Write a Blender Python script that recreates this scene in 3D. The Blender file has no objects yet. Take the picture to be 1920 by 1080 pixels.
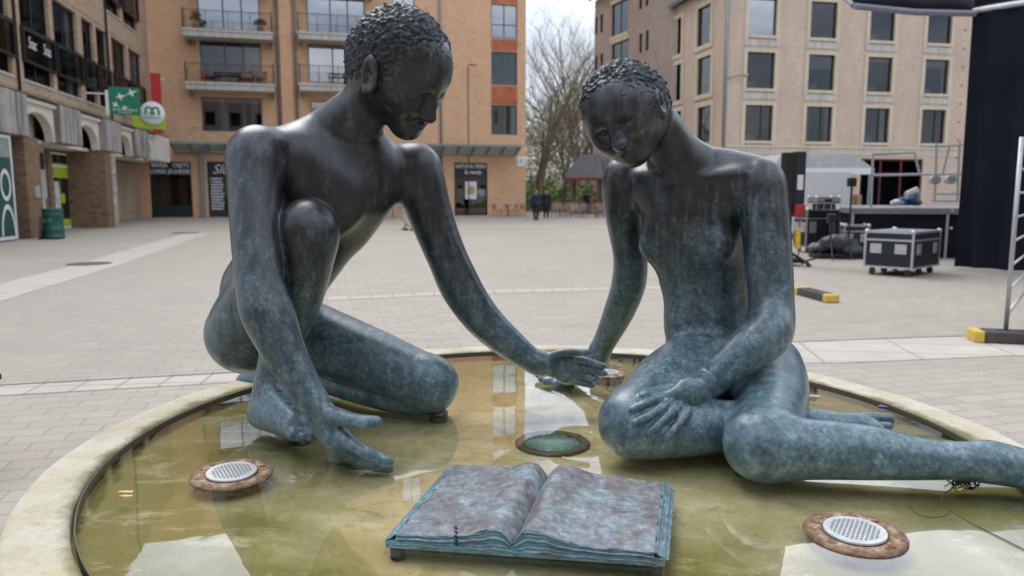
import bpy, bmesh, math, random
import numpy as np
from mathutils import Vector, Matrix, Euler
random.seed(7)
RNG = np.random.RandomState(7)
R = math.radians
scn = bpy.context.scene
COL = scn.collection

# ------------------------------------------------------------------ camera
CAM_H = 1.45
FPX = 1400.0                      # focal length in pixels of a 1920 wide picture
PITCH = math.atan((540 - 365) / FPX)
cd = bpy.data.cameras.new("camera")
cam = bpy.data.objects.new("camera", cd)
COL.objects.link(cam)
cam.location = (0, 0, CAM_H)
cam.rotation_euler = (math.pi / 2 - PITCH, 0, 0)
cd.sensor_width = 36
cd.lens = FPX / 1920 * 36
cd.clip_start = 0.05
cd.clip_end = 2000
cd.dof.use_dof = True
cd.dof.focus_distance = 2.25
cd.dof.aperture_fstop = 3.4
scn.camera = cam

# ------------------------------------------------------------------ world
SUN_EL, SUN_AZ = R(58), R(-32)     # azimuth measured from +Y towards +X
w = bpy.data.worlds.new("World")
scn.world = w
w.use_nodes = True
nt = w.node_tree
nt.nodes.clear()
def wn(t, **k):
    n = nt.nodes.new(t)
    for a, b in k.items(): setattr(n, a, b)
    return n
sky = wn('ShaderNodeTexSky', sky_type='NISHITA', sun_disc=False)
sky.sun_elevation = SUN_EL
sky.sun_rotation = SUN_AZ
sky.air_density = 1.0
sky.dust_density = 2.0
tc = wn('ShaderNodeTexCoord')
mp = wn('ShaderNodeMapping')
mp.inputs['Scale'].default_value = (1.2, 1.2, 3.0)
n1 = wn('ShaderNodeTexNoise'); n1.inputs['Scale'].default_value = 2.3; n1.inputs['Detail'].default_value = 7; n1.inputs['Roughness'].default_value = .55
rp = wn('ShaderNodeValToRGB')
rp.color_ramp.elements[0].position = .40; rp.color_ramp.elements[1].position = .62
cl = wn('ShaderNodeTexNoise'); cl.inputs['Scale'].default_value = 3.5; cl.inputs['Detail'].default_value = 6
cr = wn('ShaderNodeValToRGB')
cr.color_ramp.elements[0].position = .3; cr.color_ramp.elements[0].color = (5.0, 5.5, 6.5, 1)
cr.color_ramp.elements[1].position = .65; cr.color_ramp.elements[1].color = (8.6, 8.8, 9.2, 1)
sx = wn('ShaderNodeSeparateXYZ')
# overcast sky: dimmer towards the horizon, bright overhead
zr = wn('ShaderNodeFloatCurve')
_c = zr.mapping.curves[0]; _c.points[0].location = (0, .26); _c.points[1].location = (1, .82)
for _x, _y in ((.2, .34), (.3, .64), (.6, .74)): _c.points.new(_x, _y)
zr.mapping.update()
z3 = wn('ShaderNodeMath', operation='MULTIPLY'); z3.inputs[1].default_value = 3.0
vm = wn('ShaderNodeVectorMath', operation='SCALE')
mx = wn('ShaderNodeMix', data_type='RGBA')
bg = wn('ShaderNodeBackground'); bg.inputs['Strength'].default_value = .1
wo = wn('ShaderNodeOutputWorld')
L = nt.links.new
L(tc.outputs['Generated'], mp.inputs['Vector']); L(mp.outputs[0], n1.inputs['Vector']); L(mp.outputs[0], cl.inputs['Vector'])
L(n1.outputs['Fac'], rp.inputs[0]); L(cl.outputs['Fac'], cr.inputs[0])
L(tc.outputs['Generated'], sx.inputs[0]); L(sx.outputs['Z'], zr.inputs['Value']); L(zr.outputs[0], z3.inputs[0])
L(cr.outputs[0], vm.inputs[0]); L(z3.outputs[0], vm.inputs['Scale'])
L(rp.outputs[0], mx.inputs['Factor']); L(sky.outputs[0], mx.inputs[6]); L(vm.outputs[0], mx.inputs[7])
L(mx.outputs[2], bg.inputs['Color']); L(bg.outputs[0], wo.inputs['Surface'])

sd = bpy.data.lights.new("sun", 'SUN')
sun = bpy.data.objects.new("sun", sd)
COL.objects.link(sun)
sd.energy = 1.1
sd.angle = R(36)
sd.color = (1.0, .96, .9)
sdir = Vector((math.sin(SUN_AZ) * math.cos(SUN_EL), math.cos(SUN_AZ) * math.cos(SUN_EL), math.sin(SUN_EL)))
sun.rotation_euler = sdir.to_track_quat('Z', 'Y').to_euler()
scn.view_settings.view_transform = 'Standard'
scn.view_settings.look = 'None'
scn.view_settings.exposure = 0.60
scn.view_settings.gamma = 1
scn.cycles.max_bounces = 6
scn.cycles.transparent_max_bounces = 12

# ------------------------------------------------------------------ pixel -> place helpers (true 3-D points)
_cp, _sp = math.cos(PITCH), math.sin(PITCH)
def ray(px, py):
    a = (px - 960) / FPX; b = (540 - py) / FPX
    return Vector((a, _cp + b * _sp, -_sp + b * _cp))
def at(px, py, Y):
    d = ray(px, py); s = Y / d.y
    return Vector((d.x * s, Y, CAM_H + d.z * s))
def onz(px, py, z=0.0):
    d = ray(px, py); s = (z - CAM_H) / d.z
    return Vector((d.x * s, d.y * s, z))
def pxr(r, Y):
    return r * Y / FPX * 1.0
WATER = 0.70

# ------------------------------------------------------------------ materials
class NT:
    def __init__(s, name):
        s.m = bpy.data.materials.new(name); s.m.use_nodes = True
        s.t = s.m.node_tree; s.t.nodes.clear()
        s.out = s.n('ShaderNodeOutputMaterial')
    def n(s, t, **k):
        o = s.t.nodes.new(t)
        for a, b in k.items():
            if a.startswith('i_'):
                o.inputs[a[2:]].default_value = b
            else: setattr(o, a, b)
        return o
    def l(s, a, b): s.t.links.new(a, b)
    def coord(s, kind='Object'):
        return s.n('ShaderNodeTexCoord').outputs[kind]
    def noise(s, vec, scale, detail=4, rough=.55, sc=None, dist=0):
        if sc:
            m = s.n('ShaderNodeMapping'); m.inputs['Scale'].default_value = sc; s.l(vec, m.inputs[0]); vec = m.outputs[0]
        o = s.n('ShaderNodeTexNoise'); o.inputs['Scale'].default_value = scale; o.inputs['Detail'].default_value = detail
        o.inputs['Roughness'].default_value = rough; o.inputs['Distortion'].default_value = dist
        s.l(vec, o.inputs['Vector']); return o.outputs['Fac']
    def ramp(s, fac, stops):
        o = s.n('ShaderNodeValToRGB'); e = o.color_ramp.elements
        while len(e) < len(stops): e.new(.5)
        for i, (p, c) in enumerate(stops):
            e[i].position = p
            if not hasattr(c, '__len__'): c = (c, c, c)
            e[i].color = (*c, 1)
        s.l(fac, o.inputs[0]); return o.outputs[0]
    def mix(s, fac, a, b, mode='MIX'):
        o = s.n('ShaderNodeMix', data_type='RGBA', blend_type=mode)
        for v, i in ((fac, 0), (a, 6), (b, 7)):
            if hasattr(v, 'is_linked') or hasattr(v, 'links'): s.l(v, o.inputs[i])
            elif hasattr(v, '__len__'): o.inputs[i].default_value = (*v, 1)
            else: o.inputs[i].default_value = v
        return o.outputs[2]
    def math(s, op, a, b=0):
        o = s.n('ShaderNodeMath', operation=op)
        for v, i in ((a, 0), (b, 1)):
            if hasattr(v, 'links'): s.l(v, o.inputs[i])
            else: o.inputs[i].default_value = v
        return o.outputs[0]
    def bump(s, h, strength=.3, dist=.01, normal=None):
        o = s.n('ShaderNodeBump'); o.inputs['Strength'].default_value = strength; o.inputs['Distance'].default_value = dist
        s.l(h, o.inputs['Height'])
        if normal: s.l(normal, o.inputs['Normal'])
        return o.outputs[0]
    def bsdf(s, color, rough=.6, metal=0, spec=.5, normal=None, **k):
        o = s.n('ShaderNodeBsdfPrincipled')
        for v, nm in ((color, 'Base Color'), (rough, 'Roughness'), (metal, 'Metallic'), (spec, 'Specular IOR Level')):
            if hasattr(v, 'links'): s.l(v, o.inputs[nm])
            elif hasattr(v, '__len__'): o.inputs[nm].default_value = (*v, 1)
            else: o.inputs[nm].default_value = v
        if normal: s.l(normal, o.inputs['Normal'])
        for a, b in k.items(): o.inputs[a.replace('_', ' ')].default_value = b
        s.l(o.outputs[0], s.out.inputs['Surface']); return o
_cache = {}
def plain(name, c, rough=.6, metal=0, spec=.4, var=.12, scale=6.0, bump=0):
    """painted / plain surface with slight procedural variation"""
    key = name
    if key in _cache: return _cache[key]
    t = NT(name); v = t.coord()
    n = t.noise(v, scale, 5)
    a = tuple(max(0, x * (1 - var)) for x in c); b = tuple(min(1, x * (1 + var)) for x in c)
    col = t.ramp(n, [(.3, a), (.7, b)])
    nm = t.bump(t.noise(v, scale * 12, 3), bump, .004) if bump else None
    t.bsdf(col, rough, metal, spec, nm)
    _cache[key] = t.m; return t.m

def mat_brick(name, cols, mortar, bump=.2, stain=.25, bw=.22, bh=.075):
    t = NT(name); v = t.coord()
    sp = t.n('ShaderNodeSeparateXYZ'); t.l(v, sp.inputs[0])
    cb = t.n('ShaderNodeCombineXYZ'); t.l(t.math('ADD', sp.outputs[0], sp.outputs[1]), cb.inputs[0]); t.l(sp.outputs[2], cb.inputs[1])
    br = t.n('ShaderNodeTexBrick'); t.l(cb.outputs[0], br.inputs['Vector'])
    br.inputs['Scale'].default_value = 1; br.inputs['Brick Width'].default_value = bw; br.inputs['Row Height'].default_value = bh
    br.inputs['Mortar Size'].default_value = .006; br.inputs['Mortar Smooth'].default_value = .2; br.inputs['Bias'].default_value = 0
    br.inputs['Color1'].default_value = (*cols[0], 1); br.inputs['Color2'].default_value = (*cols[1], 1); br.inputs['Mortar'].default_value = (*mortar, 1)
    # per-brick variation through snapped noise
    sn = t.n('ShaderNodeVectorMath', operation='SNAP'); t.l(cb.outputs[0], sn.inputs[0]); sn.inputs[1].default_value = (bw, bh, 1)
    wn_ = t.n('ShaderNodeTexWhiteNoise'); t.l(sn.outputs[0], wn_.inputs['Vector'])
    c1 = t.mix(t.ramp(wn_.outputs['Value'], [(.75, 0), (.95, .55)]), br.outputs['Color'], cols[2])
    st = t.noise(v, .35, 5, .6)
    c2 = t.mix(t.math('MULTIPLY', t.ramp(st, [(.35, 0), (.75, 1)]), stain), c1, tuple(x * .62 for x in cols[0]))
    st2 = t.noise(v, 1.3, 4, .6, sc=(1, 1, .25))
    c3 = t.mix(t.math('MULTIPLY', t.ramp(st2, [(.5, 0), (.8, 1)]), stain), c2, tuple(min(1, x * 1.25 + .05) for x in cols[1]))
    t.bsdf(c3, .85, 0, .2, t.bump(br.outputs['Fac'], -bump, .01))
    return t.m

def mat_bronze(name, z0, z1, teal=1.0, coat=.8):
    """waxed dark bronze; blue-green patina settled on the lower parts and in brushed streaks"""
    t = NT(name); v = t.coord()
    sp = t.n('ShaderNodeSeparateXYZ'); t.l(v, sp.inputs[0])
    g = t.n('ShaderNodeMapRange'); g.inputs['From Min'].default_value = z0; g.inputs['From Max'].default_value = z1
    g.inputs['To Min'].default_value = .74; g.inputs['To Max'].default_value = .02; t.l(sp.outputs[2], g.inputs['Value'])
    big = t.noise(v, 3.2, 4, .6, sc=(1, 1, .6)); mid = t.noise(v, 24, 8, .75, dist=.3); fine = t.noise(v, 75, 6, .75); streak = t.noise(v, 34, 6, .7, sc=(1, 1, .16))
    speck = t.noise(v, 190, 5, .75)
    base = t.ramp(t.mix(.5, fine, streak), [(.36, (.007, .008, .010)), (.52, (.020, .021, .0235)), (.68, (.055, .053, .055))])
    pat = t.ramp(t.mix(.5, fine, mid), [(.34, (.055, .105, .13)), (.48, (.105, .195, .235)), (.57, (.20, .32, .365)), (.68, (.46, .57, .61))])
    f = t.math('ADD', g.outputs[0], t.math('MULTIPLY', t.math('SUBTRACT', big, .5), .7))
    f = t.math('ADD', f, t.math('MULTIPLY', t.math('SUBTRACT', mid, .5), .38))
    f = t.math('ADD', f, t.math('MULTIPLY', t.math('SUBTRACT', fine, .5), .35))
    f = t.math('ADD', f, t.math('MULTIPLY', t.math('SUBTRACT', streak, .5), 1.1))
    fac = t.math('MULTIPLY', t.ramp(f, [(.06, 0), (.84, .95)]), teal)
    c = t.mix(fac, base, pat)
    rub = t.noise(v, 6, 6, .65, dist=.8)
    c = t.mix(t.math('MULTIPLY', t.ramp(rub, [(.50, 0), (.72, .45)]), 1), c, (.034, .035, .046))
    c = t.mix(t.ramp(speck, [(.73, 0), (.77, .4)]), c, (.32, .38, .41))
    ro = t.ramp(t.mix(.5, fine, mid), [(.35, .24), (.65, .56)])
    b1 = t.bump(mid, .18, .008)
    b2 = t.bump(fine, .22, .0025, b1)
    b3 = t.bump(t.noise(v, 90, 3, .5, sc=(1, 1, .25)), .15, .002, b2)
    t.bsdf(c, ro, .1, .22, b3, Coat_Weight=coat * 1.15, Coat_Roughness=.32, Coat_IOR=1.48, Specular_Tint=(.7, .86, 1, 1))
    return t.m

def glassy(name, tint=(.55, .6, .62), refl=.12, rough=.02, wav=0):
    t = NT(name)
    tr = t.n('ShaderNodeBsdfTransparent'); tr.inputs[0].default_value = (*tint, 1)
    gl = t.n('ShaderNodeBsdfGlossy'); gl.inputs['Roughness'].default_value = rough; gl.inputs[0].default_value = (.95, .97, 1, 1)
    fr = t.n('ShaderNodeFresnel'); fr.inputs['IOR'].default_value = 1.5
    f = t.math('ADD', fr.outputs[0], refl); ms = t.n('ShaderNodeMixShader')
    if wav:
        nm = t.bump(t.noise(t.coord(), wav, 2), .2, .02); t.l(nm, gl.inputs['Normal']); 
    t.l(f, ms.inputs[0]); t.l(tr.outputs[0], ms.inputs[1]); t.l(gl.outputs[0], ms.inputs[2]); t.l(ms.outputs[0], t.out.inputs[0])
    return t.m

# ------------------------------------------------------------------ object helpers
def tag(o, label=None, cat=None, group=None, kind=None):
    if label: o['label'] = label
    if cat: o['category'] = cat
    if group: o['group'] = group
    if kind: o['kind'] = kind
    return o
def thing(name, label, cat, loc=(0, 0, 0), rz=0, group=None):
    o = bpy.data.objects.new(name, None); COL.objects.link(o)
    o.location = loc; o.rotation_euler = (0, 0, rz); o.empty_display_size = .1
    return tag(o, label, cat, group)
def link_mesh(name, verts, faces, m=None, parent=None, smooth=False, mats=None, midx=None):
    me = bpy.data.meshes.new(name)
    me.from_pydata([tuple(v) for v in verts], [], [tuple(f) for f in faces])
    if mats:
        for a in mats: me.materials.append(a)
        if midx is not None: me.polygons.foreach_set('material_index', midx)
    elif m: me.materials.append(m)
    if smooth: me.polygons.foreach_set('use_smooth', [True] * len(me.polygons))
    me.update()
    o = bpy.data.objects.new(name, me); COL.objects.link(o)
    if parent: o.parent = parent
    return o
def copy_tree(o, parent=None):
    c = o.copy(); COL.objects.link(c); c.parent = parent
    for ch in list(o.children): copy_tree(ch, c)
    return c
class MB:
    """collects shapes of ONE part"""
    def __init__(s): s.v = []; s.f = []
    def box(s, x0, x1, y0, y1, z0, z1, bev=0, rot=None, org=(0, 0, 0)):
        b = len(s.v)
        if x0 > x1: x0, x1 = x1, x0
        if y0 > y1: y0, y1 = y1, y0
        if z0 > z1: z0, z1 = z1, z0
        if bev:
            e = min(bev, (x1 - x0) / 2.1, (y1 - y0) / 2.1, (z1 - z0) / 2.1)
            bm = bmesh.new(); bmesh.ops.create_cube(bm, size=1)
            for v in bm.verts:
                v.co = Vector(((x0 + x1) / 2 + v.co.x * (x1 - x0), (y0 + y1) / 2 + v.co.y * (y1 - y0), (z0 + z1) / 2 + v.co.z * (z1 - z0)))
            bmesh.ops.bevel(bm, geom=bm.edges[:], offset=e, segments=2, affect='EDGES', profile=.5)
            bm.verts.ensure_lookup_table()
            P = [v.co.copy() for v in bm.verts]; F = [[v.index for v in f.verts] for f in bm.faces]; bm.free()
        else:
            P = [Vector(p) for p in ((x0, y0, z0), (x1, y0, z0), (x1, y1, z0), (x0, y1, z0), (x0, y0, z1), (x1, y0, z1), (x1, y1, z1), (x0, y1, z1))]
            F = [(0, 3, 2, 1), (4, 5, 6, 7), (0, 1, 5, 4), (1, 2, 6, 5), (2, 3, 7, 6), (3, 0, 4, 7)]
        if rot is not None: P = [rot @ p + Vector(org) for p in P]
        s.v += P; s.f += [tuple(b + i for i in f) for f in F]; return s
    def quad(s, a, b_, c, d):
        b = len(s.v); s.v += [Vector(a), Vector(b_), Vector(c), Vector(d)]; s.f.append((b, b + 1, b + 2, b + 3)); return s
    def tube(s, pts, r, n=8, cap=True):
        pts = [Vector(p) for p in pts]; rs = r if hasattr(r, '__len__') else [r] * len(pts)
        b = len(s.v); ref = None
        for i, p in enumerate(pts):
            t = (pts[min(i + 1, len(pts) - 1)] - pts[max(i - 1, 0)])
            if t.length < 1e-9: t = Vector((0, 0, 1))
            t.normalize()
            if ref is None:
                ref = Vector((0, 0, 1)) if abs(t.z) < .9 else Vector((1, 0, 0))
                ref = (ref - t * ref.dot(t)).normalized()
            else:
                ref = ref - t * ref.dot(t)
                ref = ref.normalized() if ref.length > 1e-6 else t.orthogonal().normalized()
            q = t.cross(ref)
            for k in range(n):
                a = 2 * math.pi * k / n
                s.v.append(p + (ref * math.cos(a) + q * math.sin(a)) * rs[i])
        for i in range(len(pts) - 1):
            for k in range(n):
                k2 = (k + 1) % n
                s.f.append((b + i * n + k, b + i * n + k2, b + (i + 1) * n + k2, b + (i + 1) * n + k))
        if cap:
            s.f.append(tuple(b + k for k in range(n))[::-1]); e = b + (len(pts) - 1) * n
            s.f.append(tuple(e + k for k in range(n)))
        return s
    def cyl(s, c, r, z0, z1, n=24, r2=None):
        c = Vector(c); return s.tube([c + Vector((0, 0, z0)), c + Vector((0, 0, z1))], [r, r if r2 is None else r2], n)
    def lathe(s, prof, c=(0, 0, 0), n=48, closed=False):
        b = len(s.v); c = Vector(c); m = len(prof)
        for (r, z) in prof:
            for k in range(n):
                a = 2 * math.pi * k / n; s.v.append(c + Vector((r * math.cos(a), r * math.sin(a), z)))
        for i in range(m - 1 + (1 if closed else 0)):
            for k in range(n):
                k2 = (k + 1) % n; i2 = (i + 1) % m
                s.f.append((b + i * n + k, b + i * n + k2, b + i2 * n + k2, b + i2 * n + k))
        return s
    def prism(s, poly, y0, y1):
        """poly in (x,z), extruded along y"""
        b = len(s.v); n = len(poly)
        s.v += [Vector((x, y0, z)) for x, z in poly] + [Vector((x, y1, z)) for x, z in poly]
        s.f.append(tuple(range(b, b + n))); s.f.append(tuple(range(b + n, b + 2 * n))[::-1])
        for i in range(n):
            j = (i + 1) % n; s.f.append((b + i, b + n + i, b + n + j, b + j))
        return s
    def prismz(s, poly, z0, z1):
        b = len(s.v); n = len(poly)
        s.v += [Vector((x, y, z0)) for x, y in poly] + [Vector((x, y, z1)) for x, y in poly]
        s.f.append(tuple(range(b, b + n))[::-1]); s.f.append(tuple(range(b + n, b + 2 * n)))
        for i in range(n):
            j = (i + 1) % n; s.f.append((b + i, b + j, b + n + j, b + n + i))
        return s
    def blob(s, c, r, sub=2, jit=0):
        bm = bmesh.new(); bmesh.ops.create_icosphere(bm, subdivisions=sub, radius=1)
        b = len(s.v); rr = r if hasattr(r, '__len__') else (r, r, r)
        for v in bm.verts:
            j = 1 + random.uniform(-jit, jit); s.v.append(Vector((c[0] + v.co.x * rr[0] * j, c[1] + v.co.y * rr[1] * j, c[2] + v.co.z * rr[2] * j)))
        for f in bm.faces: s.f.append(tuple(b + v.index for v in f.verts))
        bm.free(); return s
    def build(s, name, m, parent=None, smooth=False):
        return link_mesh(name, s.v, s.f, m, parent, smooth)
def text_mesh(name, body, size, m, parent, loc, rot=(math.pi / 2, 0, 0), depth=.01, width=None, shear=0, bold=0):
    cu = bpy.data.curves.new(name, 'FONT'); cu.body = body; cu.size = size; cu.extrude = depth; cu.align_x = 'CENTER'; cu.align_y = 'CENTER'
    cu.shear = shear; cu.offset = bold; cu.resolution_u = 3
    tmp = bpy.data.objects.new(name, cu); COL.objects.link(tmp)
    bpy.context.view_layer.update()
    me = bpy.data.meshes.new_from_object(tmp.evaluated_get(bpy.context.evaluated_depsgraph_get()))
    bpy.data.objects.remove(tmp)
    me.materials.clear(); me.materials.append(m)
    if width:
        xs = [v.co.x for v in me.vertices]; wdt = max(xs) - min(xs)
        for v in me.vertices: v.co.x *= width / wdt
    o = bpy.data.objects.new(name, me); COL.objects.link(o); o.parent = parent; o.location = loc; o.rotation_euler = rot
    return o
# ------------------------------------------------------------------ implicit-surface sculpting (numpy)
class Field:
    def __init__(s, lo, hi, vox):
        s.lo = np.array(lo, dtype=np.float32); s.vox = vox
        s.dim = tuple(int(math.ceil((h - l) / vox)) + 1 for l, h in zip(lo, hi))
        s.a = np.full(s.dim, .3, np.float32); s.prims = []
    def blank(s):
        o = Field.__new__(Field); o.lo = s.lo; o.vox = s.vox; o.dim = s.dim; o.a = np.full(s.dim, .3, np.float32); o.prims = []; return o
    def _block(s, lo, hi):
        i0 = [max(0, int((l - o) / s.vox)) for l, o in zip(lo, s.lo)]
        i1 = [min(d, int((h - o) / s.vox) + 2) for h, o, d in zip(hi, s.lo, s.dim)]
        if any(b <= a for a, b in zip(i0, i1)): return None
        sl = tuple(slice(a, b) for a, b in zip(i0, i1))
        g = [s.lo[k] + s.vox * np.arange(i0[k], i1[k], dtype=np.float32) for k in range(3)]
        return sl, g[0][:, None, None], g[1][None, :, None], g[2][None, None, :]
    def put(s, sl, d, k, op='add'):
        a = s.a[sl]
        if op == 'add':
            h = np.maximum(k - np.abs(a - d), 0) / max(k, 1e-6); s.a[sl] = np.minimum(a, d) - h * h * k * .25
        elif op == 'sub':
            d = -d; h = np.maximum(k - np.abs(a - d), 0) / max(k, 1e-6); s.a[sl] = np.maximum(a, d) + h * h * k * .25
    def cone(s, a, b, ra, rb, k=.03, flat=None, op='add'):
        """tapered limb between a and b; flat=(direction, factor) thins it along a direction"""
        a = np.array(a, np.float32); b = np.array(b, np.float32)
        m = max(ra, rb) + k + 3 * s.vox
        bl = s._block(np.minimum(a, b) - m, np.maximum(a, b) + m)
        s.prims.append((a, b, ra, rb, flat))
        if bl is None: return s
        sl, X, Y, Z = bl
        s.put(sl, cone_d(X, Y, Z, a, b, ra, rb, flat), k, op); return s
    def ell(s, c, r, rot=None, k=.03, op='add'):
        """ellipsoid, r=(rx,ry,rz), rot = 3x3 with columns as axes"""
        c = np.array(c, np.float32); r = np.array(r, np.float32)
        M = np.eye(3, dtype=np.float32) if rot is None else np.array(rot, np.float32)
        m = float(max(r)) + k + 3 * s.vox
        bl = s._block(c - m, c + m)
        if bl is None: return s
        sl, X, Y, Z = bl
        s.put(sl, ell_d(X, Y, Z, c, r, M), k, op); return s
    def chain(s, pts, k=.03, flat=None):
        Q = spline(pts)
        n0 = len(s.prims)
        for (p, r), (q, r2) in zip(Q, Q[1:]): s.cone(p, q, r, r2, min(k, .02), flat)
        return s
    def merge(s, o, k):
        s.put((slice(None),) * 3, o.a, k); s.prims += o.prims; return s
    def sample(s, P):
        """trilinear field value at points"""
        q = (np.asarray(P, np.float32) - s.lo) / s.vox; i = np.clip(np.floor(q).astype(int), 0, np.array(s.dim) - 2); f = q - i
        r = 0
        for dx in (0, 1):
            for dy in (0, 1):
                for dz in (0, 1):
                    wgt = (f[..., 0] if dx else 1 - f[..., 0]) * (f[..., 1] if dy else 1 - f[..., 1]) * (f[..., 2] if dz else 1 - f[..., 2])
                    r = r + wgt * s.a[i[..., 0] + dx, i[..., 1] + dy, i[..., 2] + dz]
        return r
    def mesh(s, relax=1):
        A = s.a; ins = A < 0
        c = np.zeros([d - 1 for d in s.dim], np.int8)
        for dx in (0, 1):
            for dy in (0, 1):
                for dz in (0, 1):
                    c += ins[dx:s.dim[0] - 1 + dx, dy:s.dim[1] - 1 + dy, dz:s.dim[2] - 1 + dz]
        act = (c > 0) & (c < 8)
        idx = np.full(act.shape, -1, np.int32); I = np.argwhere(act); idx[act] = np.arange(len(I))
        pos = np.zeros((len(I), 3), np.float64); cnt = np.zeros(len(I))
        V = {}
        for dx in (0, 1):
            for dy in (0, 1):
                for dz in (0, 1): V[dx, dy, dz] = A[I[:, 0] + dx, I[:, 1] + dy, I[:, 2] + dz].astype(np.float64)
        for ax in range(3):
            for u in (0, 1):
                for v in (0, 1):
                    c0 = [u, v]; c0.insert(ax, 0); c1 = list(c0); c1[ax] = 1
                    a = V[tuple(c0)]; b = V[tuple(c1)]; m = (a < 0) != (b < 0)
                    t = np.where(m, a / np.where(m, a - b, 1), 0)
                    p = np.array(c0, float)[None, :].repeat(len(I), 0); p[:, ax] = t
                    pos[m] += p[m]; cnt[m] += 1
        P = s.lo + s.vox * (I + pos / cnt[:, None])
        F = []
        for ax in range(3):
            o1, o2 = [(1, 2), (2, 0), (0, 1)][ax]
            sl0 = [slice(1, d - 1) for d in s.dim]; sl0[ax] = slice(0, s.dim[ax] - 1)
            sl1 = list(sl0); sl1[ax] = slice(1, s.dim[ax])
            a = ins[tuple(sl0)]; b = ins[tuple(sl1)]
            for cond, flip in ((a & ~b, False), (~a & b, True)):
                E_ = np.argwhere(cond)
                E_ = E_ + np.array([0 if k == ax else 1 for k in range(3)])
                def cell(d1, d2):
                    q = E_.copy(); q[:, o1] -= d1; q[:, o2] -= d2; return idx[q[:, 0], q[:, 1], q[:, 2]]
                Q = np.stack([cell(0, 0), cell(1, 0), cell(1, 1), cell(0, 1)], 1)
                if flip: Q = Q[:, ::-1]
                F.append(Q)
        F = np.concatenate(F)
        for _ in range(relax):
            S = np.zeros_like(P); n = np.zeros(len(P))
            for a, b in ((0, 1), (1, 2), (2, 3), (3, 0)):
                np.add.at(S, F[:, a], P[F[:, b]]); np.add.at(n, F[:, a], 1)
                np.add.at(S, F[:, b], P[F[:, a]]); np.add.at(n, F[:, b], 1)
            P = P * .5 + .5 * S / np.maximum(n, 1)[:, None]
        return P, F
def spline(pts, n=5):
    """smooth run of joints and radii through the given ones"""
    if len(pts) < 3: return pts
    A = np.array([[*p, r] for p, r in pts], float); A = np.vstack([2 * A[0] - A[1], A, 2 * A[-1] - A[-2]]); out = []
    for i in range(1, len(A) - 2):
        p0, p1, p2, p3 = A[i - 1:i + 3]
        d0, d1, d2 = [max(1e-4, np.linalg.norm(b[:3] - a[:3])) ** .5 for a, b in ((p0, p1), (p1, p2), (p2, p3))]
        m1 = (p1 - p0) / d0 - (p2 - p0) / (d0 + d1) + (p2 - p1) / d1; m2 = (p2 - p1) / d1 - (p3 - p1) / (d1 + d2) + (p3 - p2) / d2
        m1 *= d1; m2 *= d1
        for j in range(n):
            t = j / n; q = (2 * t ** 3 - 3 * t ** 2 + 1) * p1 + (t ** 3 - 2 * t ** 2 + t) * m1 + (3 * t ** 2 - 2 * t ** 3) * p2 + (t ** 3 - t ** 2) * m2
            out.append((Vector(q[:3]), float(q[3])))
    out.append((Vector(A[-2][:3]), float(A[-2][3]))); return out
def cone_d(X, Y, Z, a, b, ra, rb, flat=None):
    X = X - a[0]; Y = Y - a[1]; Z = Z - a[2]; ab = b - a
    if flat is not None:
        n = np.array(flat[0], np.float32); n = n / np.linalg.norm(n); sc = flat[1] - 1
        q = (X * n[0] + Y * n[1] + Z * n[2]) * sc
        X = X + q * n[0]; Y = Y + q * n[1]; Z = Z + q * n[2]
        ab = ab + n * float(ab @ n) * sc
    L2 = float(ab @ ab) + 1e-12
    t = np.clip((X * ab[0] + Y * ab[1] + Z * ab[2]) / L2, 0, 1)
    return np.sqrt((X - t * ab[0]) ** 2 + (Y - t * ab[1]) ** 2 + (Z - t * ab[2]) ** 2) - (ra + (rb - ra) * t)
def ell_d(X, Y, Z, c, r, M):
    X = X - c[0]; Y = Y - c[1]; Z = Z - c[2]
    q = [(X * M[0, i] + Y * M[1, i] + Z * M[2, i]) for i in range(3)]
    k0 = np.sqrt((q[0] / r[0]) ** 2 + (q[1] / r[1]) ** 2 + (q[2] / r[2]) ** 2)
    k1 = np.sqrt((q[0] / r[0] ** 2) ** 2 + (q[1] / r[1] ** 2) ** 2 + (q[2] / r[2] ** 2) ** 2)
    return k0 * (k0 - 1) / np.maximum(k1, 1e-6)
def np_mesh(name, P, F, m, parent=None, smooth=True):
    me = bpy.data.meshes.new(name)
    me.vertices.add(len(P)); me.vertices.foreach_set('co', np.asarray(P, np.float32).ravel())
    me.loops.add(F.size); me.loops.foreach_set('vertex_index', F.ravel().astype(np.int32))
    me.polygons.add(len(F)); me.polygons.foreach_set('loop_start', np.arange(0, F.size, F.shape[1], dtype=np.int32))
    me.polygons.foreach_set('loop_total', np.full(len(F), F.shape[1], np.int32))
    me.update(calc_edges=True); me.validate()
    if smooth: me.polygons.foreach_set('use_smooth', [True] * len(me.polygons))
    me.materials.append(m)
    o = bpy.data.objects.new(name, me); COL.objects.link(o)
    if parent: o.parent = parent
    return o
def normals(P, F):
    n = np.cross(P[F[:, 2]] - P[F[:, 0]], P[F[:, 3]] - P[F[:, 1]])
    N = np.zeros_like(P)
    for k in range(4): np.add.at(N, F[:, k], n)
    return N / np.maximum(np.linalg.norm(N, axis=1), 1e-12)[:, None]
def pt(px, py, Y, r=None):
    """a joint of the skeleton; r given in picture pixels becomes metres at that distance"""
    p = at(px, py, Y)
    return (p, r * Y / FPX) if r is not None else p
def surf(f, px, py, lift=0.0, y0=1.5, y1=3.3):
    """first point of the sculpted surface met when looking along a direction; lift moves it out of the surface"""
    d = ray(px, py); n = 900
    Ys = np.linspace(y0, y1, n); P = np.stack([d.x * Ys / d.y, Ys, CAM_H + d.z * Ys / d.y], 1)
    v = f.sample(P); k = int(np.argmax(v < 0))
    Y = Ys[k] - lift if v[k] < 0 else None
    return Y
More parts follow.
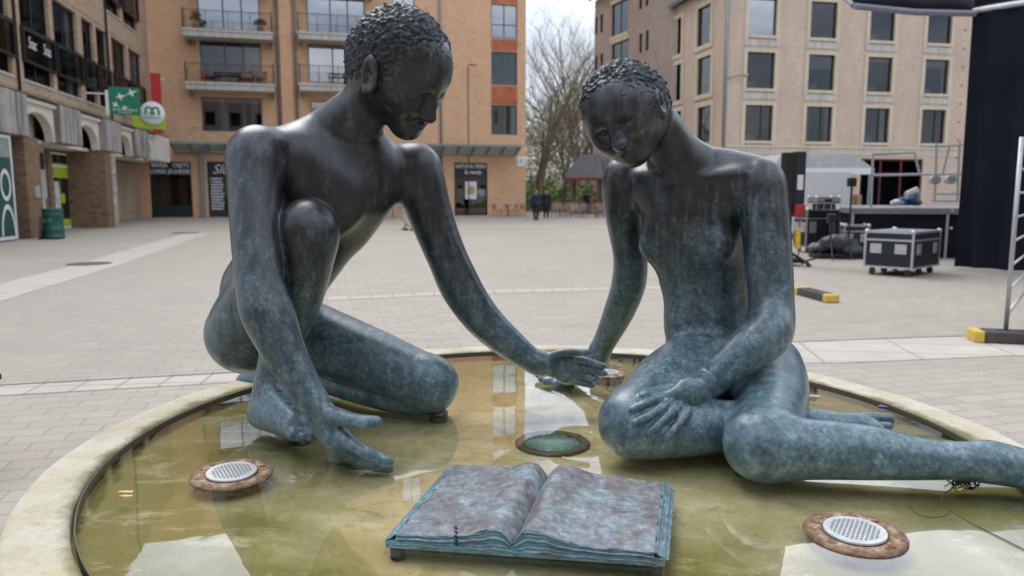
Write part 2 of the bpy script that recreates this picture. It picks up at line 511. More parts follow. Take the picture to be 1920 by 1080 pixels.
def basis(fwd, up):
    """right, forward, up columns"""
    f = Vector(fwd).normalized(); u = Vector(up); u = (u - f * u.dot(f)).normalized(); r = f.cross(u)
    return np.array([[r.x, f.x, u.x], [r.y, f.y, u.y], [r.z, f.z, u.z]], np.float32)
def voronoi_scales(P, N, seed, cell=.02, amp=.0055, down=None):
    """curls of the cast hair: irregular overlapping cupped flakes"""
    rs = np.random.RandomState(seed)
    pick = P[rs.permutation(len(P))]; pts = []
    grid = {}
    for p in pick:
        key = tuple((p / cell).astype(int)); ok = True
        for dx in (-1, 0, 1):
            for dy in (-1, 0, 1):
                for dz in (-1, 0, 1):
                    for q in grid.get((key[0] + dx, key[1] + dy, key[2] + dz), ()):
                        if ((p - q) ** 2).sum() < (cell * .78) ** 2: ok = False
        if ok: grid.setdefault(key, []).append(p); pts.append(p)
    C = np.array(pts); D = rs.normal(size=C.shape)
    if down is not None: D = D * .75 + np.array(down)[None, :] * .9
    D /= np.linalg.norm(D, axis=1)[:, None]
    H = rs.uniform(.0, .5, len(C)); h = np.zeros(len(P))
    for i in range(0, len(P), 4000):
        Q = P[i:i + 4000]; d2 = ((Q[:, None, :] - C[None]) ** 2).sum(2)
        o = np.argsort(d2, 1)[:, :2]; j = o[:, 0]; r = np.arange(len(Q))
        f1 = np.sqrt(d2[r, j]); f2 = np.sqrt(d2[r, o[:, 1]])
        off = ((Q - C[j]) * D[j]).sum(1) / cell
        edge = np.clip((f2 - f1) / (cell * .22), 0, 1)
        cup = np.clip(f1 / (cell * .6), 0, 1) ** 2
        h[i:i + 4000] = (.9 * off + .55 * cup + H[j]) * (.35 + .65 * edge)
    return P + N * (h * amp)[:, None]
# ------------------------------------------------------------------ the two bronze figures
VOX = 0.0044
def head(f, c, B, s=1.0, ears=(1, 1), k_merge=.03, ey=0.0, ez=0.0, zf=1.0, es=1.0):
    """a bowed face with brow, lids, nose, lips, jaw and ears, modelled in head axes (right, forward, up)"""
    c = np.array(c, np.float32)
    g = f.blank()
    def W(p): return c + B @ (np.array((p[0], p[1], p[2] * (zf if p[2] < 0 else 1)), np.float32) * s)
    def E(p, r, k, op='add', tilt=None):
        M = B if tilt is None else B @ np.array(Euler(tilt).to_matrix(), np.float32)
        g.ell(W(p), [x * s for x in r], M, k * s, op)
    def Cn(p, q, a, b, k): g.cone(W(p), W(q), a * s, b * s, k * s)
    E((0, -.004, .0), (.134, .150, .147), .01)
    E((0, .045, -.005), (.112, .105, .115), .05)
    Cn((0, .035, -.05), (0, .098, -.135), .098, .045, .05)
    Cn((0, .02, -.07), (0, .105, -.155), .072, .029, .03)
    for sx_ in (-1, 1):
        Cn((sx_ * .078, -.015, -.075), (sx_ * .024, .094, -.156), .032, .021, .05)
        E((sx_ * .058, .088, -.065), (.038, .04, .045), .05)
    E((0, .118, -.157), (.026, .024, .023), .03)
    # sockets, lids
    for sx_ in (-1, 1):
        E((sx_ * .047, .157, -.036), (.034, .026, .019), .035, 'sub', (0, sx_ * .12, 0))
        E((sx_ * .047, .124, -.042), (.027, .018, .015), .014)
    # nose
    Cn((0, .135, -.006), (0, .166, -.082), .011, .0145, .022)
    E((0, .163, -.088), (.017, .016, .012), .012)
    for sx_ in (-1, 1): E((sx_ * .015, .150, -.09), (.011, .014, .010), .01)
    # mouth
    E((0, .140, -.118), (.032, .020, .0095), .010); E((0, .137, -.134), (.026, .018, .010), .010)
    E((0, .160, -.1255), (.034, .012, .0018), .004, 'sub')
    for sx_, on in zip((-1, 1), ears):
        if not on: continue
        t = (.25, sx_ * .12, sx_ * (-.35 if es == 1 else -.12))
        E((sx_ * (.139 if es == 1 else .131), -.022 + ey, -.035 + ez), (.016 * es, .040 * es, .058 * es), .007, 'add', t)
        E((sx_ * (.158 if es == 1 else .146), -.018 + ey, -.031 + ez), (.018 * es, .028 * es, .044 * es), .005, 'sub', t)
        E((sx_ * (.143 if es == 1 else .126), -.010 + ey, -.078 + ez), (.010, .014, .014), .008)
        E((sx_ * (.143 if es == 1 else .128), .006 + ey, -.042 + ez), (.007, .009, .012), .006)
    # nape
    Cn((0, -.075, -.04), (0, -.085, -.12), .085, .062, .04)
    f.merge(g, k_merge)
    return W
def hair(c, B, s, seed, m, base, parent, down, cell=.019, amp=.0095, off=.028):
    c = np.array(c, np.float32)
    lim = .21 * s
    h = Field(c - lim, c + lim, .0030)
    h.ell(c + B @ (np.array((0, -.004, 0)) * s), [.1375 * s, .1535 * s, .1505 * s], B, .01)
    h.cone(c + B @ (np.array((0, -.078, -.04)) * s), c + B @ (np.array((0, -.088, -.115)) * s), .088 * s, .065 * s, .04 * s)
    X = h.lo[0] + h.vox * np.arange(h.dim[0])[:, None, None] - c[0]
    Y = h.lo[1] + h.vox * np.arange(h.dim[1])[None, :, None] - c[1]
    Z = h.lo[2] + h.vox * np.arange(h.dim[2])[None, None, :] - c[2]
    q = [X * B[0, i] + Y * B[1, i] + Z * B[2, i] for i in range(3)]
    cut = -(.82 * q[2] - .57 * q[1] + (.038 + off) * s) - .006 * np.sin(q[0] * 60) - .004 * np.sin(q[0] * 150 + 1)
    low = -(q[2] + .158 * s)
    inner = -(np.sqrt((q[0] / (.11 * s)) ** 2 + (q[1] / (.13 * s)) ** 2 + (q[2] / (.125 * s)) ** 2) - 1) * .1
    h.a = np.maximum(np.maximum(np.maximum(h.a, cut), low), inner).astype(np.float32)
    P, F = h.mesh(1)
    N = normals(P, F)
    P = voronoi_scales(P, N, seed, cell, amp, down)
    return np_mesh('hair', P - np.array(base), F, m, parent)
def fingers(f, lst, k=.007):
    for pts in lst:
        f.chain([pt(*p[:3], p[3]) for p in pts], k)

BRONZE_A = mat_bronze('dark_bronze_with_patina', .0, .75)
BRONZE_B = mat_bronze('dark_bronze_with_blue_patina', .05, .85)
BRONZE_H = mat_bronze('dark_bronze_curls', -3, -2, .5, .25)

# ---- kneeling figure on the left
baseA = Vector((-.55, 2.5, WATER))
def figure_a():
    lo = (-1.12, 1.86, .66); hi = (.42, 3.12, 2.02)
    f = Field(lo, hi, VOX)
    FY = ((0.25, 1, 0), 1.3)
    # trunk
    f.cone(at(628, 345, 2.50), at(506, 545, 2.56), .190, .158, .05, FY)
    f.cone(at(700, 350, 2.52), at(650, 415, 2.54), .085, .085, .06, FY)
    f.cone(*[at(498, 300, 2.34), at(770, 318, 2.60)], .078, .078, .08)
    f.cone(at(560, 292, 2.42), at(668, 262, 2.48), .085, .085, .08)
    f.cone(at(505, 560, 2.58), at(470, 628, 2.56), .155, .132, .06, ((0, 1, 0), 1.1))
    f.ell(at(600, 380, 2.36), (.13, .05, .11), None, .08)
    # neck
    f.chain([pt(634, 264, 2.47, 53), pt(678, 214, 2.43, 41), pt(706, 170, 2.40, 43)], .05)
    f.cone(at(560, 262, 2.44), at(650, 215, 2.44), .035, .055, .06)
    # far arm, held low over the water
    a = f.blank()
    a.chain([pt(782, 316, 2.59, 44), pt(806, 400, 2.58, 38), pt(846, 500, 2.57, 34), pt(868, 546, 2.57, 34),
             pt(905, 598, 2.575, 31), pt(952, 642, 2.585, 26), pt(1000, 677, 2.595, 19.5), pt(1020, 683, 2.60, 19.5)], .03)
    h = f.blank(); D = 2.60
    h.cone(at(1012, 680, D), at(1056, 690, D + .005), .037, .046, .02, ((0, 1, 0), 1.7))
    h.cone(at(1040, 672, D), at(1060, 705, D + .005), .028, .028, .02, ((0, 1, 0), 1.4))
    fingers(h, [[(1030, 670, D - .01, 9), (1058, 661, D - .03, 7.5), (1086, 661, D - .04, 6.5), (1105, 660, D - .045, 5.3)],
                [(1062, 671, D, 9), (1096, 677, D - .025, 7.3), (1118, 683, D - .04, 6.6), (1133, 687, D - .045, 5.3)],
                [(1062, 685, D, 9), (1098, 692, D - .02, 7.3), (1120, 697, D - .035, 6.6), (1135, 701, D - .04, 5.3)],
                [(1060, 698, D + .005, 9), (1092, 705, D - .01, 7.2), (1110, 709, D - .025, 6.2), (1124, 713, D - .03, 5.2)],
                [(1056, 709, D + .01, 8), (1082, 716, D, 6.3), (1100, 720, D - .01, 5.6), (1112, 723, D - .015, 4.8)]], .005)
    a.merge(h, .012)
    f.merge(a, .045)
    # near leg: thigh up to the knee, shin down to the foot
    g = f.blank()
    g.chain([pt(462, 625, 2.52, 76), pt(520, 520, 2.38, 66), pt(574, 432, 2.26, 53)], .04)
    g.chain([pt(576, 428, 2.255, 54), pt(574, 450, 2.25, 53), pt(556, 540, 2.27, 50), pt(534, 620, 2.29, 38), pt(512, 700, 2.31, 27), pt(508, 740, 2.31, 27)], .04)
    g.chain([pt(506, 728, 2.31, 28), pt(494, 775, 2.30, 29)], .03)
    g.chain([pt(496, 772, 2.29, 30), pt(530, 786, 2.22, 26), pt(562, 803, 2.15, 22)], .03)
    g.cone(at(520, 752, 2.27), at(556, 792, 2.17), .045, .034, .04)
    for i, (px, py, Y, r) in enumerate([(552, 816, 2.11, 13), (568, 819, 2.105, 10.5), (580, 819, 2.11, 9.5), (590, 817, 2.12, 9), (599, 813, 2.13, 8)]):
        g.cone(at(px - 12, py - 16, Y + .05), at(px, py, Y), (r + 2) * Y / FPX, r * Y / FPX, .008)
        g.ell(at(px + 1, py - 5, Y - .012), (.006, .005, .003), None, .002)
    f.merge(g, .022)
    # kneeling leg
    q = f.blank()
    q.chain([pt(520, 610, 2.68, 68), pt(600, 640, 2.64, 64), pt(700, 675, 2.58, 55), pt(790, 712, 2.52, 49), pt(812, 720, 2.51, 48)], .04)
    s = f.blank()
    s.chain([pt(812, 730, 2.53, 44), pt(770, 738, 2.56, 38), pt(690, 724, 2.61, 35), pt(600, 706, 2.76, 28), pt(510, 700, 2.90, 19), pt(480, 706, 2.93, 16), pt(452, 714, 2.95, 9)], .03)
    q.merge(s, .012)
    f.merge(q, .025)
    # near arm, in front of the leg
    a = f.blank()
    a.chain([pt(484, 292, 2.30, 50), pt(478, 360, 2.24, 44), pt(480, 460, 2.16, 40), pt(493, 560, 2.10, 41), pt(506, 598, 2.08, 42),
             pt(538, 670, 2.06, 34), pt(572, 728, 2.04, 26), pt(594, 764, 2.03, 23)], .04)
    h = f.blank()
    h.cone(at(596, 766, 2.03), at(640, 832, 2.01), .038, .040, .02, ((0, 1, 0), 1.35))
    h.cone(at(606, 790, 2.04), at(642, 846, 2.05), .038, .036, .02)
    fingers(h, [[(606, 776, 2.03, 20), (634, 781, 2.0, 15), (662, 789, 1.98, 13), (690, 791, 1.97, 11.5), (708, 790, 1.965, 9)],
                [(640, 818, 2.0, 15), (668, 838, 1.98, 12), (702, 856, 1.97, 10), (733, 865, 1.965, 8)],
                [(640, 838, 2.03, 15), (668, 860, 2.02, 12), (702, 873, 2.01, 10), (732, 879, 2.01, 8)],
                [(634, 846, 2.07, 15), (662, 868, 2.07, 12), (692, 879, 2.07, 10), (718, 884, 2.07, 8)],
                [(626, 846, 2.10, 13), (650, 866, 2.11, 11), (676, 876, 2.12, 9), (698, 880, 2.12, 7)]])
    a.merge(h, .02)
    f.merge(a, .012)
    f.cone(at(484, 292, 2.30), at(540, 300, 2.38), .078, .085, .05)
    B = basis((.74, -.30, -.60), (.43, -.47, .77))
    hc = at(752, 114, 2.36)
    head(f, hc, B, 1.05, (1, 1), .03, .034, .010)
    return f, hc, B
E1 = thing('bronze_statue', 'bronze statue of a youth kneeling on one knee, reaching out over the open book', 'statue', baseA)
fa, hcA, BA = figure_a()
P, F = fa.mesh(1)
body = np_mesh('body', P - np.array(baseA), F, BRONZE_A, E1)
hair(hcA, BA, 1.05, 3, BRONZE_H, baseA, E1, (0, 0, -.3), cell=.0165, amp=.0085, off=.03)
del fa

# ---- seated figure on the right
baseB = Vector((.55, 2.3, WATER))
def figure_b():
    lo = (.02, 1.70, .66); hi = (1.62, 3.12, 1.92)
    f = Field(lo, hi, VOX)
    FY = ((-.2, 1, 0), 1.35)
    # trunk
    f.cone(at(1304, 402, 2.52), at(1326, 500, 2.53), .180, .162, .06, FY)
    f.cone(at(1326, 500, 2.53), at(1330, 610, 2.52), .158, .140, .05, FY)
    f.cone(at(1330, 610, 2.52), at(1352, 690, 2.50), .142, .168, .06, ((0, 1, 0), 1.2))
    f.cone(at(1182, 342, 2.62), at(1412, 348, 2.44), .075, .078, .09)
    f.cone(at(1250, 342, 2.56), at(1350, 342, 2.50), .085, .085, .08)
    for px, py, Y in ((1226, 462, 2.475), (1345, 462, 2.385)):
        f.ell(at(px, py, Y + .01), (.036, .022, .032), None, .10)
        f.ell(at(px + 2, py + 2, Y - .020), (.006, .006, .006), None, .012)
    f.chain([pt(1296, 330, 2.50, 54), pt(1256, 278, 2.47, 42), pt(1222, 232, 2.44, 44)], .06)
    f.cone(at(1300, 308, 2.50), at(1395, 325, 2.46), .045, .045, .06)
    # collar bones and navel
    f.cone(at(1262, 335, 2.44), at(1200, 330, 2.52), .010, .012, .03); f.cone(at(1290, 338, 2.42), at(1390, 325, 2.37), .010, .012, .03)
    # her right arm, reaching down behind
    a = f.blank()
    a.chain([pt(1172, 332, 2.63, 40), pt(1170, 400, 2.66, 32), pt(1182, 490, 2.71, 28), pt(1178, 536, 2.74, 28), pt(1158, 590, 2.80, 25), pt(1128, 652, 2.88, 18), pt(1118, 672, 2.90, 17)], .03)
    h = f.blank()
    h.cone(at(1116, 672, 2.90), at(1070, 700, 2.93), .036, .042, .02, ((0, 0, 1), 1.3))
    fingers(h, [[(1062, 692, 2.96, 9), (1030, 700, 2.97, 7.5), (1008, 703, 2.97, 6)],
                [(1062, 700, 2.93, 9), (1030, 707, 2.93, 7.5), (1014, 711, 2.93, 6)],
                [(1064, 706, 2.91, 9), (1040, 712, 2.90, 7.5), (1022, 715, 2.90, 6)],
                [(1070, 708, 2.89, 9), (1054, 716, 2.88, 7.5), (1040, 719, 2.88, 6)],
                [(1082, 700, 2.87, 9), (1072, 712, 2.85, 7.5), (1062, 718, 2.85, 6)]])
    a.merge(h, .02)
    f.merge(a, .03)
    # her right leg: thigh forward to the knee, shin folded under
    g = f.blank()
    g.chain([pt(1335, 690, 2.48, 82), pt(1265, 728, 2.31, 76), pt(1210, 775, 2.14, 67), pt(1182, 794, 2.07, 61)], .05)
    s = f.blank()
    s.chain([pt(1186, 799, 2.06, 58), pt(1230, 801, 2.07, 54), pt(1310, 800, 2.10, 50), pt(1390, 796, 2.16, 40), pt(1470, 790, 2.24, 26), pt(1545, 792, 2.27, 19)], .03)
    s.cone(at(1540, 792, 2.27), at(1615, 795, 2.24), .030, .034, .03)
    s.cone(at(1560, 800, 2.25), at(1640, 806, 2.22), .028, .028, .03)
    for px, py, Y, r in ((1670, 785, 2.27, 11), (1669, 799, 2.23, 8.5), (1667, 811, 2.20, 7.5), (1661, 820, 2.18, 6.5)):
        s.cone(at(px - 48, py - 2, Y), at(px - 2, py, Y), (r + 1) * Y / FPX, (r - .3) * Y / FPX, .005)
    g.merge(s, .014)
    f.merge(g, .035)
    # her left leg
    g = f.blank()
    g.chain([pt(1425, 700, 2.44, 82), pt(1444, 750, 2.24, 66), pt(1430, 815, 1.99, 62), pt(1424, 832, 1.92, 61)], .05)
    s = f.blank()
    s.chain([pt(1426, 838, 1.905, 57), pt(1480, 841, 1.90, 53), pt(1560, 844, 1.89, 50), pt(1640, 850, 1.88, 45), pt(1720, 860, 1.87, 35), pt(1790, 864, 1.86, 30), pt(1830, 865, 1.86, 30)], .03)
    s.chain([pt(1830, 865, 1.86, 30), pt(1856, 866, 1.86, 34), pt(1920, 880, 1.84, 32), pt(2000, 903, 1.80, 26), pt(2050, 920, 1.77, 20)], .03)
    for j, (dx, dy, dY) in enumerate(((60, 12, .03), (62, 18, 0), (58, 22, -.03), (52, 24, -.06))):
        s.cone(at(2040, 915 + j * 2, 1.77 + dY), at(2040 + dx, 915 + dy, 1.76 + dY), .020, .013, .01)
    g.merge(s, .05)
    f.merge(g, .018)
    leg = f
    # her left arm, forearm across the lap, hand spread on the knee
    a = f.blank()
    a.chain([pt(1420, 344, 2.42, 42), pt(1432, 400, 2.38, 41), pt(1442, 500, 2.33, 39), pt(1446, 590, 2.28, 38), pt(1440, 622, 2.23, 42)], .04)
    yw = (surf(leg, 1330, 722, .04) or 2.15); yh = (surf(leg, 1270, 742, .025) or 2.1)
    a.chain([pt(1440, 626, 2.22, 41), pt(1405, 655, 2.18, 37), pt(1360, 692, (2.18 + yw) / 2 - .01, 29), pt(1322, 722, min(yw, 2.2), 25), pt(1305, 730, min(yh, 2.19), 25)], .03)
    h = f.blank()
    def on(px, py, r):   # fingers rest on the knee
        Y = surf(leg, px, py, 0) or 2.0
        return (px, py, Y - r * .75 * Y / FPX, r)
    yk = yh
    h.cone(at(1302, 732, yh - .005), at(1262, 750, on(1262, 750, 0)[2] - .012), .038, .034, .02, ((0, 1, .2), 1.5))
    h.cone(at(1285, 728, yh), at(1285, 768, yh - .01), .030, .026, .02, ((0, 1, .2), 1.4))
    fingers(h, [[on(1272, 724, 9), on(1250, 727, 7), on(1225, 734, 6.5), on(1203, 741, 5.5)],
                [on(1262, 735, 9.5), on(1240, 743, 8), on(1212, 756, 7.2), on(1186, 768, 6.2)],
                [on(1264, 748, 9.5), on(1244, 762, 8), on(1215, 780, 7.2), on(1189, 792, 6.2)],
                [on(1274, 761, 9.5), on(1258, 776, 8), on(1236, 795, 7.2), on(1217, 811, 6.2)],
                [on(1290, 768, 9.5), on(1279, 786, 8), on(1260, 808, 7.2), on(1243, 825, 6.2)]], .006)
    a.merge(h, .014)
    f.merge(a, .004)
    f.cone(at(1420, 346, 2.42), at(1390, 350, 2.44), .074, .082, .05)
    B = basis((-.43, -.80, -.42), (-.50, -.15, .8))
    hc = at(1173, 204, 2.36)
    head(f, hc, B, .95, (1, 0), .03, .066, .004, .80, .8)
    return f, hc, B
E2 = thing('bronze_statue', 'bronze statue of a youth sitting on the water, one hand spread on the knee', 'statue', baseB)
fb, hcB, BB = figure_b()
P, F = fb.mesh(1)
np_mesh('body', P - np.array(baseB), F, BRONZE_B, E2)
hair(hcB, BB, .95, 5, BRONZE_H, baseB, E2, (0, -.3, -.8), cell=.0175, amp=.0085, off=.052)
del fb
# ------------------------------------------------------------------ round basin
CX, CY, RI, RO = .117, 2.23, 1.277, 1.412
def mat_stone_rim():
    t = NT('pale_cast_stone'); v = t.coord()
    a = t.noise(v, 6, 7, .65); b = t.noise(v, 60, 5, .7); sp = t.n('ShaderNodeSeparateXYZ'); t.l(v, sp.inputs[0])
    c = t.ramp(a, [(.28, (.38, .34, .24)), (.5, (.49, .46, .36)), (.72, (.58, .56, .49))])
    c = t.mix(t.ramp(b, [(.5, 0), (.72, .5)]), c, (.30, .27, .17))
    lich = t.noise(v, 2.2, 6, .7)
    c = t.mix(t.ramp(lich, [(.5, 0), (.66, .45)]), c, (.44, .38, .17))
    c = t.mix(t.ramp(t.noise(v, 22, 6, .7), [(.60, 0), (.68, .5)]), c, (.22, .20, .13))
    ln = t.n('ShaderNodeVectorMath', operation='LENGTH'); mv = t.n('ShaderNodeVectorMath', operation='MULTIPLY'); mv.inputs[1].default_value = (1, 1, 0); t.l(v, mv.inputs[0]); t.l(mv.outputs[0], ln.inputs[0])
    q = t.math('ADD', ln.outputs['Value'], t.math('MULTIPLY', t.math('SUBTRACT', a, .5), .12))
    c = t.mix(t.ramp(t.math('SUBTRACT', q, .8), [(.478, .85), (.512, 0)]), c, (.16, .15, .06))
    t.bsdf(c, .85, 0, .3, t.bump(b, .5, .004, t.bump(a, .3, .01))); return t.m
def mat_basin_floor():
    t = NT('algae_stained_concrete'); v = t.coord()
    a = t.noise(v, 1.7, 7, .62, dist=.6); b = t.noise(v, 14, 7, .7); c0 = t.noise(v, 90, 5, .7)
    c = t.ramp(b, [(.3, (.40, .34, .17)), (.5, (.62, .54, .31)), (.7, (.78, .70, .48))])
    # green algae: more towards the ring of the basin and in patches
    ln = t.n('ShaderNodeVectorMath', operation='LENGTH'); t.l(v, ln.inputs[0])
    e = t.n('ShaderNodeMapRange'); e.inputs['From Min'].default_value = .75; e.inputs['From Max'].default_value = 1.28
    e.inputs['To Min'].default_value = 0; e.inputs['To Max'].default_value = .35; t.l(ln.outputs['Value'], e.inputs['Value'])
    f = t.math('ADD', t.math('ADD', a, e.outputs[0]), t.math('MULTIPLY', t.math('SUBTRACT', b, .5), .45))
    c = t.mix(t.ramp(f, [(.55, 0), (.82, .85)]), c, (.20, .19, .03))
    c = t.mix(t.ramp(t.noise(v, 3.2, 6, .7, dist=1.2), [(.56, 0), (.74, .5)]), c, (.28, .22, .09))
    c = t.mix(t.ramp(t.noise(v, 4, 8, .8, sc=(1, 2.2, 1)), [(.54, 0), (.68, .65)]), c, (.80, .73, .54))
    c = t.mix(t.ramp(c0, [(.62, 0), (.68, .75)]), c, (.07, .055, .03))
    c = t.mix(t.ramp(t.noise(v, 34, 6, .8), [(.63, 0), (.69, .6)]), c, (.10, .08, .035))
    t.bsdf(c, .8, 0, .2, t.bump(b, .3, .006)); return t.m
def mat_water():
    t = NT('shallow_water'); v = t.coord()
    tr = t.n('ShaderNodeBsdfTransparent'); tr.inputs[0].default_value = (.97, .98, .93, 1)
    gl = t.n('ShaderNodeBsdfGlossy'); gl.inputs['Roughness'].default_value = .0; gl.inputs[0].default_value = (1, 1, 1, 1)
    fr = t.n('ShaderNodeFresnel'); fr.inputs['IOR'].default_value = 1.55
    nm = t.bump(t.noise(v, 7, 2, .5), .02, .02); t.l(nm, gl.inputs['Normal'])
    ms = t.n('ShaderNodeMixShader'); t.l(t.math('MINIMUM', t.math('MULTIPLY', fr.outputs[0], 1.65), .9), ms.inputs[0]); t.l(tr.outputs[0], ms.inputs[1]); t.l(gl.outputs[0], ms.inputs[2])
    t.l(ms.outputs[0], t.out.inputs[0]); return t.m
STONE = mat_stone_rim()
basin = thing('fountain_basin', 'round raised stone fountain basin with pale rim holding shallow green water', 'fountain', (CX, CY, 0))
m = MB(); m.lathe([(RO - .05, 0), (RO - .05, WATER - .05)], n=128); m.build('wall', STONE, basin, True)
m = MB()
zt = WATER + .012
m.lathe([(RO - .045, WATER - .05), (RO, WATER - .045), (RO + .002, zt - .012), (RO - .006, zt - .002), (RO - .02, zt), (RI + .014, zt), (RI + .004, zt - .004), (RI, zt - .012), (RI, WATER - .075)], n=160)
me = m
for i, v in enumerate(me.v):
    a = math.atan2(v.y, v.x); v.z += .0012 * math.sin(a * 23) * (v.z > WATER)
m.build('rim', STONE, basin, True)
# dark metal liner strip that stands just inside the rim
m = MB(); m.lathe([(RI - .010, WATER - .02), (RI - .010, WATER + .010), (RI - .007, WATER + .010), (RI - .007, WATER - .02)], n=160)
m.build('liner_strip', plain('liner_metal', (.10, .095, .07), .4, .5, .5), basin)
m = MB(); m.lathe([(0.0001, WATER - .03), (.4, WATER - .03), (.9, WATER - .03), (RI + .0, WATER - .03)], n=128); m.build('floor', mat_basin_floor(), basin, True)
m = MB(); m.lathe([(RI - .011, 0), (0.0001, 0)], n=128)
wat = m.build('water', mat_water(), None, True); wat.location = (CX, CY, WATER); tag(wat, kind='structure')

# ---- lamps in the basin
def mat_rust():
    t = NT('rusted_flange'); v = t.coord(); a = t.noise(v, 38, 8, .75); b = t.noise(v, 120, 5, .7)
    c = t.ramp(a, [(.34, (.09, .045, .03)), (.46, (.22, .13, .085)), (.54, (.38, .29, .19)), (.66, (.52, .46, .36))])
    c = t.mix(t.ramp(b, [(.6, 0), (.7, .5)]), c, (.06, .03, .02))
    ln = t.n('ShaderNodeVectorMath', operation='LENGTH'); t.l(v, ln.inputs[0])
    q = t.math('ADD', ln.outputs['Value'], t.math('MULTIPLY', t.math('SUBTRACT', a, .5), .035))
    c = t.mix(t.ramp(q, [(.094, 0), (.108, .6)]), c, (.13, .07, .045))
    t.bsdf(c, .8, .1, .3, t.bump(a, .5, .004)); return t.m
RUST = mat_rust()
GRATE = plain('galvanised_grate', (.66, .68, .69), .38, .45, .5, .10, 40)
BLACK = plain('black_void', (.012, .012, .012), .7)
def perforated(R_, hole, pitch, z0, z1):
    """round plate with real slots: a lattice of bars clipped to a disc, plus a rim ring"""
    m = MB(); n = int(R_ / pitch) + 2
    wd = (pitch - hole) / 2
    # hexagonal lattice cells; each cell is a hexagonal ring
    for i in range(-n * 2, n * 2 + 1):
        for j in range(-n * 2, n * 2 + 1):
            x = (i + (j % 2) * .5) * pitch; y = j * pitch * .80
            if math.hypot(x, y) > R_ - pitch * .62: continue
            b = len(m.v); K = 8
            for rr, z in ((1, z1), (0, z1), (0, z0)):
                for k in range(K):
                    a = 2 * math.pi * (k + .5) / K
                    if rr:
                        q = pitch * .5
                        dx = max(-q, min(q, math.cos(a) * q * 1.3)); dy = max(-pitch * .4, min(pitch * .4, math.sin(a) * q * 1.2))
                        m.v.append(Vector((x + dx, y + dy, z)))
                    else: m.v.append(Vector((x + math.cos(a) * hole * .5, y + math.sin(a) * hole * .42, z)))
            for r_ in (0, 1):
                for k in range(K):
                    k2 = (k + 1) % K; m.f.append((b + r_ * K + k, b + r_ * K + k2, b + (r_ + 1) * K + k2, b + (r_ + 1) * K + k))
    m.lathe([(R_ - pitch * 1.25, z1 - .0006), (R_ * .985, z1 - .0006), (R_, z1 - .002), (R_, z0)], n=48)
    return m
def basin_lamp(px, py, r, label, tilt=(0, 0)):
    c = onz(px, py, WATER + .012)
    o = thing('basin_lamp', label, 'lamp', (c.x, c.y, WATER - .03), 0, 'rusty lamps in the fountain basin'); o.rotation_euler = (tilt[0], tilt[1], 0)
    m = MB(); m.lathe([(r * .9, 0), (r * .9, .028), (r * .985, .028), (r, .030), (r, .033), (r * .985, .036), (r * .9, .038), (r * .66, .038), (r * .64, .034), (.0001, .034)], n=64)
    m.build('flange', RUST, o, True)
    rg = r * .61
    g = perforated(rg, rg * .125, rg * .165, .038, .044); g.build('grate', GRATE, o)
    m = MB(); m.lathe([(rg * .985, .0365), (.0001, .0365)], n=40); m.build('lens', BLACK, o)
    for k in range(4):
        a = k * math.pi / 2 + .6
        m = MB(); m.blob((math.cos(a) * r * .78, math.sin(a) * r * .80, .038), (.010, .007, .004), 2); m.build('screw', RUST, o, True)
    return o
basin_lamp(434, 883, .106, 'round rusty lamp with white perforated grate at the left, beside the bronze foot', (.03, .02))
basin_lamp(1603, 993, .108, 'round rusty lamp with white perforated grate in front of the outstretched shin', (.02, -.01))
basin_lamp(1140, 697, .075, 'small rusty round lamp half hidden behind the two bronze hands at the far rim')
c = onz(1036, 832, WATER - .028)
gl = thing('floor_spotlight', 'round glass spotlight sunk in the basin floor behind the open book', 'lamp', (c.x, c.y, WATER - .03))
m = MB(); m.lathe([(.118, .001), (.118, .006), (.112, .010), (.090, .010), (.086, .006), (.086, .0045)], n=64); m.build('ring', plain('ring_metal', (.11, .085, .045), .6, .3, .4, .5, 30), gl, True)
t = NT('spotlight_glass'); v = t.coord(); n_ = t.noise(v, 60, 4, .6)
ln = t.n('ShaderNodeVectorMath', operation='LENGTH'); t.l(v, ln.inputs[0])
cc = t.mix(t.ramp(ln.outputs['Value'], [(.02, 1), (.08, 0)]), (.10, .20, .19), (.32, .52, .50))
vv = t.n('ShaderNodeTexVoronoi'); vv.inputs['Scale'].default_value = 70; t.l(v, vv.inputs['Vector'])
cc = t.mix(t.ramp(vv.outputs['Distance'], [(.1, .6), (.4, 0)]), cc, (.5, .68, .66)); t.bsdf(cc, .1, 0, .6)
m = MB(); m.lathe([(.0001, .0065), (.084, .0065), (.086, .005)], n=64); m.build('lens', t.m, gl, True)

# small rusty patches, leaves and a crumpled scrap
def scrap(name, px, py, w_, h_, col, label, cat, n=7, rz=0):
    c = onz(px, py, WATER); pts = [(math.cos(a) * w_ * random.uniform(.6, 1), math.sin(a) * h_ * random.uniform(.6, 1)) for a in [2 * math.pi * k / n for k in range(n)]]
    m = MB(); m.prismz(pts, 0, .003)
    o = m.build(name, plain(name + '_skin', col, .5, 0, .5, .3, 60)); o.location = (c.x, c.y, WATER + .001); o.rotation_euler = (0, 0, rz); tag(o, label, cat); return o
scrap('yellow_leaf', 237, 924, .028, .007, (.70, .50, .20), 'small yellow leaf fragment floating left of the rusty lamp', 'leaf')
scrap('yellow_leaf', 237, 932, .024, .006, (.66, .46, .18), 'second yellow leaf fragment floating just in front of the first', 'leaf')
scrap('purple_wrapper', 1660, 763, .035, .018, (.12, .08, .32), 'crumpled purple wrapper floating by the right rim', 'litter')
scrap('tin_lid', 1527, 744, .030, .022, (.30, .30, .32), 'small crumpled grey foil floating behind the seated figure', 'litter', 11)

